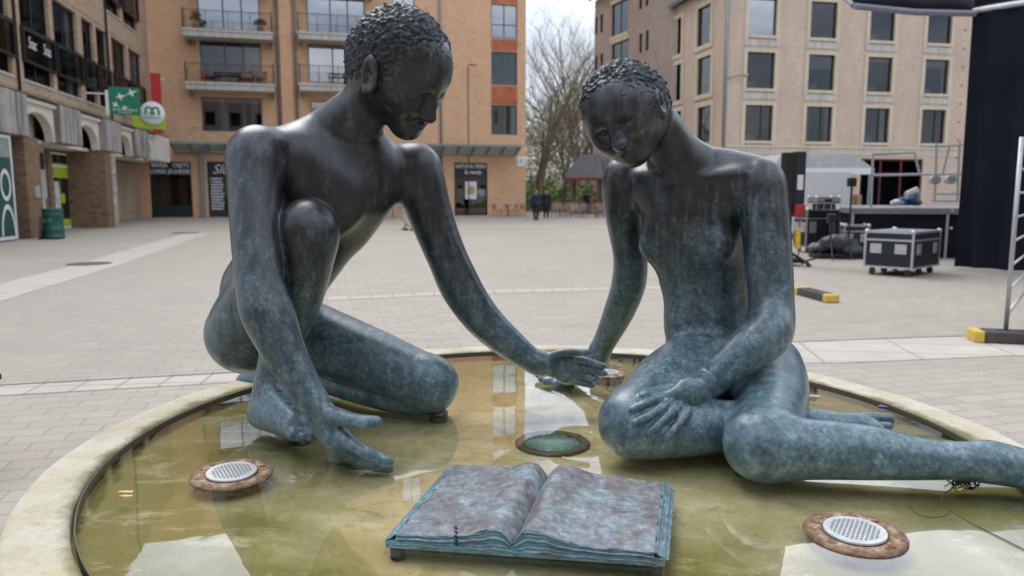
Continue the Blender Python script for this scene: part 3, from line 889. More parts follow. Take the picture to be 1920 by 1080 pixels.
# supports under the figures
STUBM = plain('support_metal', (.10, .085, .075), .4, .6, .5)
def stub(px, py, r, parent, h=.05):
    c = onz(px, py, WATER); m = MB(); m.lathe([(r * 1.5, -.028), (r * 1.5, .004), (r, .006), (r, h)], n=24)
    o = m.build('support', STUBM, parent, True); o.location = (c.x - parent.location.x, c.y - parent.location.y, c.z - parent.location.z)
stub(822, 774, .022, E1, .03); stub(560, 812, .03, E1, .03); stub(1060, 716, .026, E2, .02)
stub(1395, 872, .016, E2, .03); stub(1175, 830, .018, E2, .04); stub(1548, 876, .014, E2, .03)

# wire tied round the ankle
wire = thing('wire_tie', 'rusty wire looped round the outstretched bronze ankle with its tangle trailing in the water', 'wire', onz(1805, 905, WATER))
WM = plain('rusty_wire', (.10, .075, .05), .6, .5, .4)
wb = Vector(wire.location)
def W3(lst): return [at(px, py, Y) - wb for px, py, Y in lst]
m = MB()
cA = at(1800, 864, 1.86); ax = (at(1830, 866, 1.86) - at(1770, 863, 1.86)).normalized(); u = ax.cross(Vector((0, 1, 0))).normalized(); v_ = ax.cross(u)
ring = [cA - wb + (u * math.cos(a) + v_ * math.sin(a)) * .0425 + ax * (.008 * math.sin(a)) for a in np.linspace(0, 2 * math.pi, 25)]
m.tube(ring, .0022, 6)
m.build('ankle_loop', WM, wire, True)
m = MB()
random.seed(4)
for k in range(5):
    a0 = random.uniform(0, 6); c0 = at(1800 + k * 4, 910, 1.87) - wb; pts = []
    for i in range(14):
        a = a0 + i * .55; pts.append(c0 + Vector((math.cos(a) * (.022 + .003 * k), math.sin(a) * .02, max(-.01, .012 * math.sin(a * 1.7 + k) + .008))))
    m.tube(pts, .0018, 5)
m.tube([q[0] for q in spline([(at(a_, b_, 1.88) - wb, 1) for a_, b_ in ((1772, 898), (1790, 908), (1812, 904), (1840, 900))])], .002, 5)
m.build('tangle', WM, wire, True)
m = MB()
tr_ = [onz(px, py, WATER + .002) - wb for px, py in ((1800, 905), (1765, 935), (1780, 955), (1812, 975), (1850, 995), (1890, 1015), (1940, 1040))]
m.tube([q[0] for q in spline([(p, 1) for p in tr_])], .0013, 5)
m.tube([q[0] for q in spline([(onz(px, py, WATER + .002) - wb, 1) for px, py in ((1703, 950), (1725, 966), (1755, 970), (1780, 962), (1778, 945))])], .0013, 5)
m.build('loose_end', WM, wire, True)

# small tape patch on the seated figure: dark rectangle on the ribs
# ---- open book
def mat_book():
    t = NT('book_bronze'); v = t.coord()
    a = t.noise(v, 15, 8, .75, dist=.3); b = t.noise(v, 50, 6, .75); d = t.noise(v, 22, 6, .7, sc=(1, .5, 1))
    base = t.ramp(b, [(.3, (.085, .076, .078)), (.5, (.165, .152, .155)), (.7, (.29, .28, .285))])
    pat = t.ramp(b, [(.35, (.16, .28, .34)), (.55, (.33, .49, .55)), (.68, (.66, .76, .77))])
    c = t.mix(t.ramp(t.mix(.45, a, d), [(.45, 0), (.68, .85)]), base, pat)
    c = t.mix(t.ramp(t.noise(v, 13, 5, .7), [(.72, 0), (.76, .8)]), c, (.62, .62, .58))
    c = t.mix(t.ramp(t.noise(v, 70, 5, .75), [(.70, 0), (.74, .8)]), c, (.03, .025, .03))
    t.bsdf(c, .45, .12, .6, t.bump(b, .25, .003)); return t.m
def mat_book_edge():
    t = NT('book_edge_patina'); v = t.coord()
    sp = t.n('ShaderNodeSeparateXYZ'); t.l(v, sp.inputs[0])
    b = t.noise(v, 40, 6, .75, sc=(1, 1, 4)); a = t.noise(v, 10, 5, .6)
    c = t.ramp(b, [(.3, (.05, .09, .10)), (.5, (.14, .27, .32)), (.65, (.26, .46, .52)), (.8, (.50, .62, .60))])
    c = t.mix(t.ramp(a, [(.45, 0), (.65, .6)]), c, (.15, .13, .13))
    t.bsdf(c, .5, .1, .5, t.bump(b, .4, .004)); return t.m
ZB = WATER + .006
nl, nr, br_, bl = onz(726, 1022, ZB), onz(1243, 1058, ZB), onz(1256, 925, ZB), onz(842, 885, ZB)
ctr = (nl + nr + br_ + bl) / 4
book = thing('bronze_book', 'open bronze book with curved pages lying in the water between the figures', 'book', (ctr.x, ctr.y, WATER))
def bk(u, v, z):   # u across (0..1), v from front to back (0..1)
    p = (nl * (1 - u) + nr * u) * (1 - v) + (bl * (1 - u) + br_ * u) * v
    return Vector((p.x - ctr.x, p.y - ctr.y, .012 + z))
def prof(u):       # height of the pages above the board
    s = .468
    if u < s:
        t_ = u / s; return .016 + .012 * t_ + .018 * math.exp(-((t_ - .83) / .17) ** 2) - .025 * max(0, (t_ - .90) / .10) ** 1.3
    t_ = (1 - u) / (1 - s); return .019 + .012 * t_ + .017 * math.exp(-((t_ - .86) / .15) ** 2) - .024 * max(0, (t_ - .91) / .09) ** 1.3
def wob(u, v): return .0022 * math.sin(9 * v + 5 * u) + .0014 * math.sin(23 * v + 13 * u + 1) + .0012 * math.sin(31 * u - 17 * v)
BT, BE = mat_book(), mat_book_edge()
def block(u0, u1, name, foreu, steps):
    nu, nv, nl_ = 60, 50, 22
    V = []; Fc = []; mi = []
    def grid(fn, a, b_, mid, inv=False):
        base_ = len(V)
        for i in range(a + 1):
            for j in range(b_ + 1): V.append(fn(i / a, j / b_))
        for i in range(a):
            for j in range(b_):
                q = (base_ + i * (b_ + 1) + j, base_ + (i + 1) * (b_ + 1) + j, base_ + (i + 1) * (b_ + 1) + j + 1, base_ + i * (b_ + 1) + j + 1)
                Fc.append(q[::-1] if inv else q); mi.append(mid)
    def layer(h, seed):   # outward push of one page edge
        k = h * steps; ph = k % 1
        return (.0042 * abs(math.sin(math.pi * k)) + .002 * math.sin(seed + math.floor(k) * 2.3)) 
    def top(a, b_):
        u = u0 + (u1 - u0) * a; return bk(u, b_, prof(u) + wob(u, b_))
    grid(top, nu, nv, 0)
    def front(a, h):
        u = u0 + (u1 - u0) * a; z = (prof(u) + wob(u, 0)) * h
        hh = h + .03 * math.sin(u * 40) + .02 * math.sin(u * 93); p = bk(u, 0, z)
        p.y -= layer(hh, 1) - .002 + .006 * (1 - h); return p
    grid(front, nu * 2, nl_ * 2, 1, True)
    def back(a, h):
        u = u0 + (u1 - u0) * a; p = bk(u, 1, (prof(u) + wob(u, 1)) * h); p.y += layer(h, 2) - .002; return p
    grid(back, nu, nl_, 1)
    def side(a, h):
        p = bk(foreu, a, (prof(foreu) + wob(foreu, a)) * h); sg = -1 if foreu < .5 else 1
        hh = h + .03 * math.sin(a * 30) + .02 * math.sin(a * 71)
        p.x += sg * (layer(hh, 3) + .030 * (1 - h) - .002); return p
    grid(side, nv * 2, nl_ * 2, 1, foreu > .5)
    return link_mesh(name, V, Fc, None, book, True, [BT, BE], mi)
block(.035, .4675, 'page_block', .035, 6)
block(.4685, .968, 'page_block', .968, 6)
m = MB()
pts = [(-.004, -.01), (1.0, -.01), (1.008, .01), (1.004, 1.0), (.99, 1.015), (.01, 1.015), (-.004, 1.0)]
b0 = [bk(u, v, .006) for u, v in pts]; b1 = [bk(u, v, -.010) for u, v in pts]; n = len(pts)
m.v = b0 + b1; m.f = [tuple(range(n)), tuple(range(n, 2 * n))[::-1]] + [(i, n + i, n + (i + 1) % n, (i + 1) % n) for i in range(n)]
m.build('cover', BE, book)
# a thin inner page margin raised along the left edge
V = []; Fc = []
for j in range(41):
    vv_ = j / 40
    for u, dz in ((.072, .0), (.076, .0012), (.088, .0014), (.092, .0)): V.append(bk(u + .004 * math.sin(vv_ * 9), vv_, prof(u) + wob(u, vv_) + dz))
for j in range(40):
    for k in range(3): Fc.append((j * 4 + k, j * 4 + k + 1, j * 4 + k + 5, j * 4 + k + 4))

m = MB(); st = []
for i in range(9):
    st.append(bk(.262 + .004 * (i % 2), -.012 - .004 * (i % 2), .052 - i * .006))
m.tube(st, .0012, 5)
for i in range(5): m.tube([bk(.255, -.014, .046 - i * .009), bk(.272, -.014, .044 - i * .009)], .0014, 5)
m.build('stitching', plain('dark_thread', (.02, .018, .016), .8), book)
for u, v in ((.03, .03), (.97, .03), (.5, .9)):
    p = bk(u, v, 0); m = MB(); m.cyl((p.x, p.y, -.028), .016, 0, .035, 16); m.build('foot', STUBM, book, True)
# ------------------------------------------------------------------ ground
def mat_paving():
    t = NT('clay_concrete_pavers'); v = t.coord()
    m_ = t.n('ShaderNodeMapping'); m_.inputs['Rotation'].default_value = (0, 0, R(-14)); t.l(v, m_.inputs[0]); vv = m_.outputs[0]
    br = t.n('ShaderNodeTexBrick'); t.l(vv, br.inputs['Vector']); br.offset = .5
    br.inputs['Scale'].default_value = 1; br.inputs['Brick Width'].default_value = .31; br.inputs['Row Height'].default_value = .155
    br.inputs['Mortar Size'].default_value = .006; br.inputs['Mortar Smooth'].default_value = .3
    br.inputs['Color1'].default_value = (.385, .35, .30, 1); br.inputs['Color2'].default_value = (.43, .39, .335, 1); br.inputs['Mortar'].default_value = (.23, .21, .18, 1)
    sn = t.n('ShaderNodeVectorMath', operation='SNAP'); t.l(vv, sn.inputs[0]); sn.inputs[1].default_value = (.31, .155, 1)
    a = t.noise(v, .35, 6, .6); b = t.noise(v, 3, 6, .65); c_ = t.noise(v, 60, 5, .7)
    c = t.mix(t.ramp(a, [(.35, 0), (.7, .5)]), br.outputs['Color'], (.30, .28, .25))
    c = t.mix(t.ramp(t.noise(v, 16, 4, .6), [(.70, 0), (.73, .5)]), c, (.16, .15, .14))
    c = t.mix(t.ramp(b, [(.5, 0), (.75, .4)]), c, (.47, .43, .37))
    wn2 = t.n('ShaderNodeTexWhiteNoise'); t.l(sn.outputs[0], wn2.inputs['Vector']); c = t.mix(t.ramp(wn2.outputs['Value'], [(.6, 0), (1, .3)]), c, (.29, .26, .225))
    c = t.mix(t.ramp(t.noise(v, .12, 5, .6, sc=(1, .5, 1)), [(.45, 0), (.65, .3)]), c, (.28, .25, .22))
    c = t.mix(t.ramp(c_, [(.35, .35), (.6, 0)]), c, (.25, .23, .20))
    c = t.mix(t.ramp(t.noise(v, 1.1, 7, .75), [(.62, 0), (.75, .3)]), c, (.24, .22, .19))
    t.bsdf(c, .85, 0, .25, t.bump(br.outputs['Fac'], -.35, .01, t.bump(c_, .25, .006))); return t.m
def mat_band(name, col, w_, h_, rot, mort=(.2, .18, .16)):
    t = NT(name); v = t.coord(); m_ = t.n('ShaderNodeMapping'); m_.inputs['Rotation'].default_value = (0, 0, rot); t.l(v, m_.inputs[0])
    br = t.n('ShaderNodeTexBrick'); t.l(m_.outputs[0], br.inputs['Vector']); br.inputs['Scale'].default_value = 1; br.inputs['Brick Width'].default_value = w_; br.inputs['Row Height'].default_value = h_
    br.inputs['Mortar Size'].default_value = .008; br.offset = 0
    br.inputs['Color1'].default_value = (*col, 1); br.inputs['Color2'].default_value = (*[x * 1.08 for x in col], 1); br.inputs['Mortar'].default_value = (*mort, 1)
    b = t.noise(v, 2.5, 6, .65)
    c = t.mix(t.ramp(b, [(.4, .35), (.65, 0)]), br.outputs['Color'], tuple(x * .72 for x in col))
    t.bsdf(c, .85, 0, .25, t.bump(br.outputs['Fac'], -.3, .01)); return t.m
m = MB()
# square around the fountain: one sheet to the horizon
m.quad((-400, -60, 0), (400, -60, 0), (400, 600, 0), (-400, 600, 0))
tag(m.build('ground', mat_paving()), kind='structure')
def band(pts, wd, mat_, z=.004, name='paving_band'):
    """strip of larger slabs let into the square"""
    m = MB(); P = [onz(*p) for p in pts]; V = []
    for i, p in enumerate(P):
        t_ = (P[min(i + 1, len(P) - 1)] - P[max(i - 1, 0)]).normalized(); n_ = Vector((-t_.y, t_.x, 0))
        V += [p + n_ * 0 + Vector((0, 0, z)), p - n_ * wd + Vector((0, 0, z))]
    m.v = V; m.f = [(2 * i, 2 * i + 1, 2 * i + 3, 2 * i + 2) for i in range(len(P) - 1)]
    return tag(m.build(name, mat_), kind='structure')
B1M = mat_band('pale_slab_band', (.47, .435, .385), .9, .45, R(8)); B2M = mat_band('pale_paver_band', (.45, .415, .37), .30, .31, R(-6))
band([(-260, 600), (0, 533), (140, 497), (345, 438), (430, 436), (700, 425), (1000, 423), (1400, 428)], .9, B1M)
band([(-300, 757), (0, 722), (440, 698), (700, 690)], .36, B2M, .004)
band([(1300, 640), (1485, 641), (1700, 633), (1920, 626), (2200, 618)], .95, B1M, .004)
band([(560, 560), (900, 545), (1240, 537)], .34, B2M, .004)
m = MB()
for pts in ([(-300, 757.5), (0, 722), (440, 698), (700, 690)], [(1300, 640), (1485, 641), (1700, 633), (1920, 626)]):
    P = [onz(*p, .006) for p in pts]
    for a, b in zip(P, P[1:]):
        n_ = Vector((-(b - a).y, (b - a).x, 0)).normalized() * .012; m.quad(a - n_, b - n_, b + n_, a + n_)
tag(m.build('drain_slot', plain('slot_dark', (.05, .045, .04), .9)), kind='structure')
# manhole cover plates
for i, (px, py, r) in enumerate(((168, 495, .42), (347, 437, .5))):
    c = onz(px, py, 0); m = MB(); m.lathe([(.0001, .012), (r, .012), (r + .02, 0)], n=28)
    o = m.build('manhole_cover', plain('iron_cover', (.09, .08, .07), .7, .4), None); o.location = (c.x, c.y, 0)
    tag(o, ('dark round manhole cover in the pale paving band on the left', 'far dark manhole cover where the pale band bends')[i], 'manhole cover')

# ------------------------------------------------------------------ facades
class Facade:
    """local axes: x along the front, y into the building, z up"""
    def __init__(s, A, B, name, label, cat='building'):
        s.A = Vector((A[0], A[1], 0)); d = Vector((B[0] - A[0], B[1] - A[1], 0)); s.len = d.length; s.dx = d.normalized()
        s.dy = Vector((-s.dx.y, s.dx.x, 0)); s.rz = math.atan2(s.dx.y, s.dx.x)
        s.o = thing(name, label, cat, s.A, s.rz)
    def uz(s, px, py, y=0):
        d = ray(px, py); o = Vector((0, 0, CAM_H)); q = s.A + s.dy * y
        k = (q - o).dot(s.dy) / d.dot(s.dy); p = o + d * k
        return (p - s.A).dot(s.dx), p.z
    def rect(s, x0, y0, x1, y1, y=0):
        """picture rectangle -> (u0,u1,z0,z1) on the wall plane at depth y (measured along its middle)"""
        ym = (y0 + y1) / 2; xm = (x0 + x1) / 2
        u0 = s.uz(x0, ym, y)[0]; u1 = s.uz(x1, ym, y)[0]; zt = s.uz(xm, y0, y)[1]; zb = s.uz(xm, y1, y)[1]
        return (u0, u1, zb, zt)
def wall_mesh(mb, u0, u1, z0, z1, holes, reveal=.25, y=0):
    us = sorted({u0, u1, *[h[0] for h in holes], *[h[1] for h in holes]}); us = [u for u in us if u0 <= u <= u1]
    zs = sorted({z0, z1, *[h[2] for h in holes], *[h[3] for h in holes]}); zs = [z for z in zs if z0 <= z <= z1]
    def inh(u, z): return any(h[0] < u < h[1] and h[2] < z < h[3] for h in holes)
    for a, b in zip(us, us[1:]):
        run = None
        for c, d in zip(zs, zs[1:]):
            if inh((a + b) / 2, (c + d) / 2):
                if run: mb.quad((a, y, run[0]), (b, y, run[0]), (b, y, run[1]), (a, y, run[1])); run = None
            else: run = (run[0] if run else c, d)
        if run: mb.quad((a, y, run[0]), (b, y, run[0]), (b, y, run[1]), (a, y, run[1]))
    for a, b, c, d in [h[:4] for h in holes]:
        r = y + reveal
        mb.quad((a, y, c), (a, r, c), (a, r, d), (a, y, d)); mb.quad((b, y, c), (b, y, d), (b, r, d), (b, r, c))
        mb.quad((a, y, d), (a, r, d), (b, r, d), (b, y, d)); mb.quad((a, y, c), (b, y, c), (b, r, c), (a, r, c))
GLASS = glassy('window_glass', (.42, .46, .48), .05, .02)
GLASSL = glassy('dull_window_glass', (.45, .48, .5), -.12, .05)
GLASS2 = glassy('window_glass_bright', (.45, .5, .55), .38, .02)
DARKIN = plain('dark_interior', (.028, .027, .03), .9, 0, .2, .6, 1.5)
CURT = plain('curtain_cloth', (.55, .54, .50), .9, 0, .1, .15, 3)
def window(par, r, fm, y=.14, fw=.06, mull=(.5,), bars=(), glass=None, curtain=None, name='window', blind=None):
    u0, u1, z0, z1 = r; m = MB(); d0, d1 = y - .03, y + .04
    m.box(u0, u0 + fw, d0, d1, z0, z1); m.box(u1 - fw, u1, d0, d1, z0, z1)
    m.box(u0 + fw, u1 - fw, d0, d1, z1 - fw, z1); m.box(u0 + fw, u1 - fw, d0, d1, z0, z0 + fw)
    for q in mull:
        x = u0 + (u1 - u0) * q; m.box(x - fw * .6, x + fw * .6, d0 + .003, d1 - .003, z0 + fw, z1 - fw)
    for q in bars:
        z = z0 + (z1 - z0) * q; m.box(u0 + fw, u1 - fw, d0 + .006, d1 - .006, z - fw * .45, z + fw * .45)
    wo_ = m.build(name, fm, par)
    m = MB(); m.quad((u0 + fw, y + .01, z0 + fw), (u1 - fw, y + .01, z0 + fw), (u1 - fw, y + .01, z1 - fw), (u0 + fw, y + .01, z1 - fw)); m.build('pane', glass or GLASS, wo_)
    if curtain:
        m = MB()
        for a, b in curtain:
            n = max(4, int((b - a) * (u1 - u0) / .06)); b0 = len(m.v)
            for i in range(n + 1):
                x = u0 + (u1 - u0) * (a + (b - a) * i / n); yy = y + .16 + .03 * math.sin(i * 1.7)
                m.v += [Vector((x, yy, z0)), Vector((x, yy, z1))]
            for i in range(n): m.f.append((b0 + 2 * i, b0 + 2 * i + 2, b0 + 2 * i + 3, b0 + 2 * i + 1))
        m.build('curtain', CURT, wo_, True)
    if blind:
        m = MB(); m.box(u0 + fw, u1 - fw, y + .04, y + .05, z0 + (z1 - z0) * (1 - blind), z1 - fw); m.build('blind', plain('blind_fabric', (.36, .37, .37), .8), wo_)
    return wo_
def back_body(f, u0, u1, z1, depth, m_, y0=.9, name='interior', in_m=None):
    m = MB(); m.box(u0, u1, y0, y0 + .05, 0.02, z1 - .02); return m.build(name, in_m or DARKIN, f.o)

BR_OR = mat_brick('orange_brick', [(.66, .39, .225), (.72, .44, .265), (.54, .29, .16)], (.62, .50, .38), stain=.22)
BR_TAN = mat_brick('tan_brick', [(.42, .31, .21), (.50, .375, .26), (.28, .18, .11)], (.45, .39, .32), stain=.3)
BR_DK = mat_brick('brown_brick', [(.20, .125, .075), (.26, .17, .105), (.10, .06, .045)], (.22, .18, .14), stain=.3)
BR_PK = mat_brick('pink_beige_brick', [(.56, .43, .335), (.62, .49, .385), (.46, .34, .26)], (.58, .50, .42), stain=.35)
BR_GY = mat_brick('grey_brown_brick', [(.37, .30, .255), (.43, .35, .30), (.28, .21, .17)], (.32, .28, .25), stain=.35)
CONC = None
def mat_conc(name, a, b, streak=.6):
    t = NT(name); v = t.coord(); n1_ = t.noise(v, 1.2, 6, .65); n2_ = t.noise(v, 5, 6, .7, sc=(1, 1, .07))
    c = t.ramp(n1_, [(.3, a), (.7, b)])
    c = t.mix(t.ramp(n2_, [(.45, 0), (.62, streak)]), c, (.11, .10, .085))
    t.bsdf(c, .85, 0, .2, t.bump(t.noise(v, 20, 4), .2, .01)); return t.m
CONC_D = mat_conc('stained_grey_concrete', (.30, .29, .27), (.44, .42, .39), .85)
CONC_W = mat_conc('cream_painted_concrete', (.62, .58, .50), (.70, .67, .60), .10)
CONC_L = mat_conc('balcony_concrete', (.50, .47, .42), (.60, .57, .52), .30)
SAND = mat_conc('sandstone_trim', (.58, .50, .37), (.66, .58, .45), .12)
ANTH = plain('anthracite_frame', (.035, .038, .045), .45, .2, .5)
BLK = plain('black_frame', (.014, .014, .016), .4, .1, .5)
GREYF = plain('grey_frame', (.12, .13, .15), .5, .1, .4)
WHITE = plain('white_paint', (.72, .73, .74), .5, 0, .4, .05)
STEEL = plain('blue_grey_steel', (.23, .27, .28), .5, .2, .4)
SLATE = plain('slate_roof', (.10, .105, .115), .6, 0, .4, .25, 4)
PIPE = plain('zinc_pipe', (.22, .23, .25), .5, .4, .4)

# ---- left building: tan brick over a cream concrete arcade
def YtoU(Y): return (Y - 14) / .978
LA = (-12.2 - .213 * 14, 14.0); LB = (-12.2 - .213 * 47.2, 47.2)
FL = Facade(LA, LB, 'brick_building', 'tan brick building on the left over a cream concrete arcade with black framed windows')
wins = []
def lw(x0, x1, k0, k1):   # picture x-range and height ratios on the receding front
    y0, y1 = 17080 / (662 - x0), 17080 / (662 - x1)
    zz = [FL.uz(150, 365 - k * 512)[1] for k in (k0, k1)]
    return (YtoU(y0), YtoU(y1), zz[0], zz[1])
low = [(-46, -8), (14, 50), (70, 123), (130, 172), (181, 201), (206, 224), (233, 258), (263, 285)]
for a, b in low: wins.append(lw(a, b, .352, .655))
for a, b in [(-46, -8), (14, 50), (70, 123), (130, 172), (181, 201), (225, 251), (257, 281)]: wins.append(lw(a, b, .75, 1.05))
wins = [tuple(w_) for w_ in wins]
m = MB(); ZTOP = 19.5
wall_mesh(m, 0, FL.len, 3.6, ZTOP, wins, .3)
m.quad((0, 0, ZTOP), (FL.len, 0, ZTOP), (FL.len, 8, ZTOP), (0, 8, ZTOP)); m.quad((0, 0, 3.6), (0, 0, ZTOP), (0, 8, ZTOP), (0, 8, 3.6)); m.build('wall', BR_TAN, FL.o)
back_body(FL, 0, FL.len, ZTOP, 8, DARKIN, 1.4)
for i, w_ in enumerate(wins):
    cur = [(0, .25), (.8, 1)] if i in (3, 9) else ([(.0, 1)] if i == 7 else None)
    wo_ = window(FL.o, w_, ANTH, .16, .07, (.5,) if (w_[1] - w_[0]) > 1.6 else (), (.36,), GLASSL, cur)
    # projecting black balustrade frame with glass
    u0, u1 = w_[0] - .12, w_[1] + .12; z0 = w_[2] + .62; z1 = w_[2] + 1.95; fw = .1
    if i in (0, 1, 2, 3, 4, 5, 6, 7, 8, 9, 10, 11, 12, 13, 14):
        m = MB(); m.box(u0, u0 + fw, -.14, -.02, z0, z1); m.box(u1 - fw, u1, -.14, -.02, z0, z1); m.box(u0 + fw, u1 - fw, -.14, -.02, z1 - fw * 1.6, z1); m.box(u0 + fw, u1 - fw, -.14, -.02, z0, z0 + fw)
        bo = m.build('balustrade', BLK, FL.o); m = MB(); m.quad((u0 + fw, -.08, z0 + fw), (u1 - fw, -.08, z0 + fw), (u1 - fw, -.08, z1 - fw * 1.6), (u0 + fw, -.08, z1 - fw * 1.6)); m.build('pane', GLASSL, bo)
        if i == 2:
            for q in (.27, .73): text_mesh('lettering', 'Snac', .62, WHITE, bo, (u0 + (u1 - u0) * q, -.10, z0 + .78), (math.pi / 2, 0, 0), .004, width=.75, shear=.2)
    m = MB(); m.box(w_[0] - .06, w_[1] + .06, -.05, .16, w_[2] - .08, w_[2] - .003); m.build('sill', CONC_L, FL.o)
# brick soldier bands and rain pipes
m = MB()
for z in (9.75, 5.35, 14.4): m.box(0, FL.len, -.02, .05, z, z + .16)
m.build('brick_course', BR_TAN, FL.o)
for px in (57, 223):
    Y = 17080 / (662 - px); u = YtoU(Y); m = MB(); m.tube([(u, -.07, 4.9), (u, -.07, ZTOP)], .05, 10); m.build('rain_pipe', BLK, FL.o, True)
# arcade: slab, arched cream panels, stained blocks
blk = [(18.0, 19.9), (22.7, 24.85), (27.7, 29.8), (32.6, 35.0), (37.5, 39.6), (41.3, 44.2)]
m = MB(); m.box(0, YtoU(44.1), -1.42, .4, 4.55, 4.68); m.box(0, YtoU(44.1), -.85, .4, 3.30, 3.42); m.build('arcade_slab', CONC_W, FL.o)
for (a0, a1), (b0, b1) in zip(blk, blk[1:]):
    ua, ub = YtoU(a1) - .05, YtoU(b0) + .05; n = 16; poly = [(ua, 4.55), (ub, 4.55), (ub, 3.35), (ub - .15, 3.35)]
    c_ = (ua + ub) / 2; rr = (ub - ua) / 2 - .18
    for i in range(n + 1):
        a = math.pi * i / n; poly.append((c_ + rr * math.cos(a), 3.45 + .85 * math.sin(a)))
    poly += [(ua + .15, 3.35), (ua, 3.35)]
    m = MB(); m.prism(poly[::-1], -1.30, -1.0); m.build('arched_panel', CONC_W, FL.o)
    m = MB(); m.box(ua, ub, -.60, -.54, 3.425, 4.545); m.build('arch_recess', CONC_W, FL.o)
for i, (a, b) in enumerate(blk):
    last = i == len(blk) - 1; m = MB(); m.box(YtoU(a), YtoU(b), -1.55, -.95, 3.35 if not last else 3.32, 4.72, .03)
    m.build('beam_block', CONC_W if last else CONC_D, FL.o)
m = MB(); m.box(0, YtoU(44.2), -1.5, -.94, 4.722, 4.80); m.build('flashing', plain('dark_flashing', (.09, .085, .08), .8, 0, .3, .5, 3), FL.o)
# ground floor
def gl_(px, plane=0): return YtoU((12.2 if plane == 0 else 10.68) * 1400 / (662 - px))
for a_ in ((gl_(52, 1), gl_(80, 1), -1.48, .0, 0, 3.35), (YtoU(32.6), YtoU(33.4), -1.47, .3, 0, 3.33), (YtoU(25.7), gl_(78) - .02, .002, .3, 0, 3.34), (gl_(101), gl_(108), .0, .3, 0, 3.33)):
    m = MB(); m.box(*a_); m.build('brick_pier', BR_DK, FL.o)
m = MB(); m.box(YtoU(33.40), YtoU(34.0), -1.49, .28, 0, 3.31); m.build('pale_pier', BR_TAN, FL.o)
m = MB(); m.box(YtoU(34.0), FL.len, .9, 1.2, 0, 3.3); m.build('arcade_back_wall', BR_TAN, FL.o)
m = MB(); m.box(gl_(78), gl_(101), .10, .16, 0, 3.3); dr = m.build('door', plain('pale_door', (.50, .52, .50), .5), FL.o)
m = MB(); m.box(gl_(81), gl_(98), .06, .10, 2.45, 3.1); m.build('door_light', GLASS, dr)
m = MB(); m.box(gl_(97), gl_(98), .03, .08, .9, 1.3); m.build('handle', STEEL, dr)
wd_ = window(FL.o, (gl_(108), gl_(142), .02, 3.2), WHITE, .05, .09, (), (.82,), None, None, 'glazed_door')
LIME = plain('lime_green', (.36, .50, .03), .5); GRN = plain('leaf_green', (.03, .22, .10), .5); DGRN = plain('dark_green', (.012, .085, .062), .5)
m = MB(); m.box(gl_(112), gl_(139), .035, .045, 2.15, 2.75); m.build('poster', LIME, wd_); m = MB(); m.box(gl_(112), gl_(139), .035, .045, .12, .42); m.build('poster', LIME, wd_); m = MB(); m.box(gl_(122), gl_(130), .035, .045, 1.1, 1.5); m.build('poster', LIME, wd_)
m = MB(); m.box(gl_(112), gl_(121), .033, .043, .6, 2.0); m.build('notice', plain('pale_notice', (.5, .55, .5), .6, 0, .3, .5, 5), wd_)
# shop on the left with white ring and arch on dark green glass
u0, u1 = YtoU(18.2), YtoU(23.7)
sh = window(FL.o, (u0, u1, .05, 3.3), WHITE, -1.40, .10, (), (), None, None, 'shop_window')
m = MB(); m.box(u0 + .1, u1 - .1, -1.415, -1.405, .15, 2.6); m.build('poster', DGRN, sh)
m = MB(); m.box(u0 + .1, u1 - .1, -1.412, -1.402, 2.602, 3.2); m.build('blind', plain('greenish_grey', (.25, .3, .28), .6), sh)
uc = u1 - .62
m = MB()
for k in range(28):
    a, b = 2 * math.pi * k / 28, 2 * math.pi * (k + 1) / 28
    def el(a_, s_): return (uc + .36 * s_ * math.cos(a_), -1.435, 1.75 + .5 * s_ * math.sin(a_))
    m.quad(el(a, 1), el(b, 1), el(b, .72), el(a, .72))
m.build('ring_logo', WHITE, sh); m = MB()
for k in range(14):
    a, b = math.pi * k / 14, math.pi * (k + 1) / 14
    def e2(a_, s_): return (uc + .50 * s_ * math.cos(a_), -1.435, .18 + .98 * (s_ if s_ == 1 else .84) * math.sin(a_))
    m.quad(e2(a, 1), e2(b, 1), e2(b, .8), e2(a, .8))
m.build('arch_logo', WHITE, sh)
m = MB(); m.box(gl_(64, 1), gl_(72, 1), -1.56, -1.48, 1.35, 1.75, .01); m.build('meter_box', plain('grey_box', (.35, .35, .34), .5), FL.o)
m = MB()
random.seed(11)
for z in (1.0, 1.45, 1.9, 2.3): m.box(YtoU(33.46) + random.uniform(0, .1), YtoU(33.9), -1.50, -1.493, z, z + .38)
m.build('bill', plain('torn_bills', (.45, .40, .44), .8, 0, .2, .7, 7), FL.o)
# signs hung from the front (things of their own)
def sign_pos(px, py, y):
    u, z = FL.uz(px, py, y); return u, z
def hung(name, label, cat, px, py, y):
    u, z = FL.uz(px, py, y); p = FL.A + FL.dx * u + FL.dy * y
    o = thing(name, label, cat, (p.x, p.y, z), FL.rz - math.pi / 2 + R(12)); return o
s1 = hung('bank_sign', 'square green bank sign with white stars hung from the tan brick front', 'sign', 234, 191, -1.6)
sz = .66
m = MB(); m.box(-sz, sz, -.09, .09, -.60, .66, .03); m.build('sign_box', plain('bank_green', (.004, .19, .10), .35), s1)
m = MB(); m.box(-sz - .14, -sz - .002, -.07, .07, -.62, .5); m.box(-1.6, -sz - .14, -.03, .03, .3, .36); m.build('bracket', WHITE, s1)
def star(m, cx, cz, r, rot, stretch=1.5):
    pts = []
    for k in range(8):
        a = rot + k * math.pi / 4; rr = r if k % 2 == 0 else r * .34
        if k == 0: rr *= stretch
        pts.append((cx + math.cos(a) * rr, cz + math.sin(a) * rr))
    m.prism(pts, -.105, -.092)
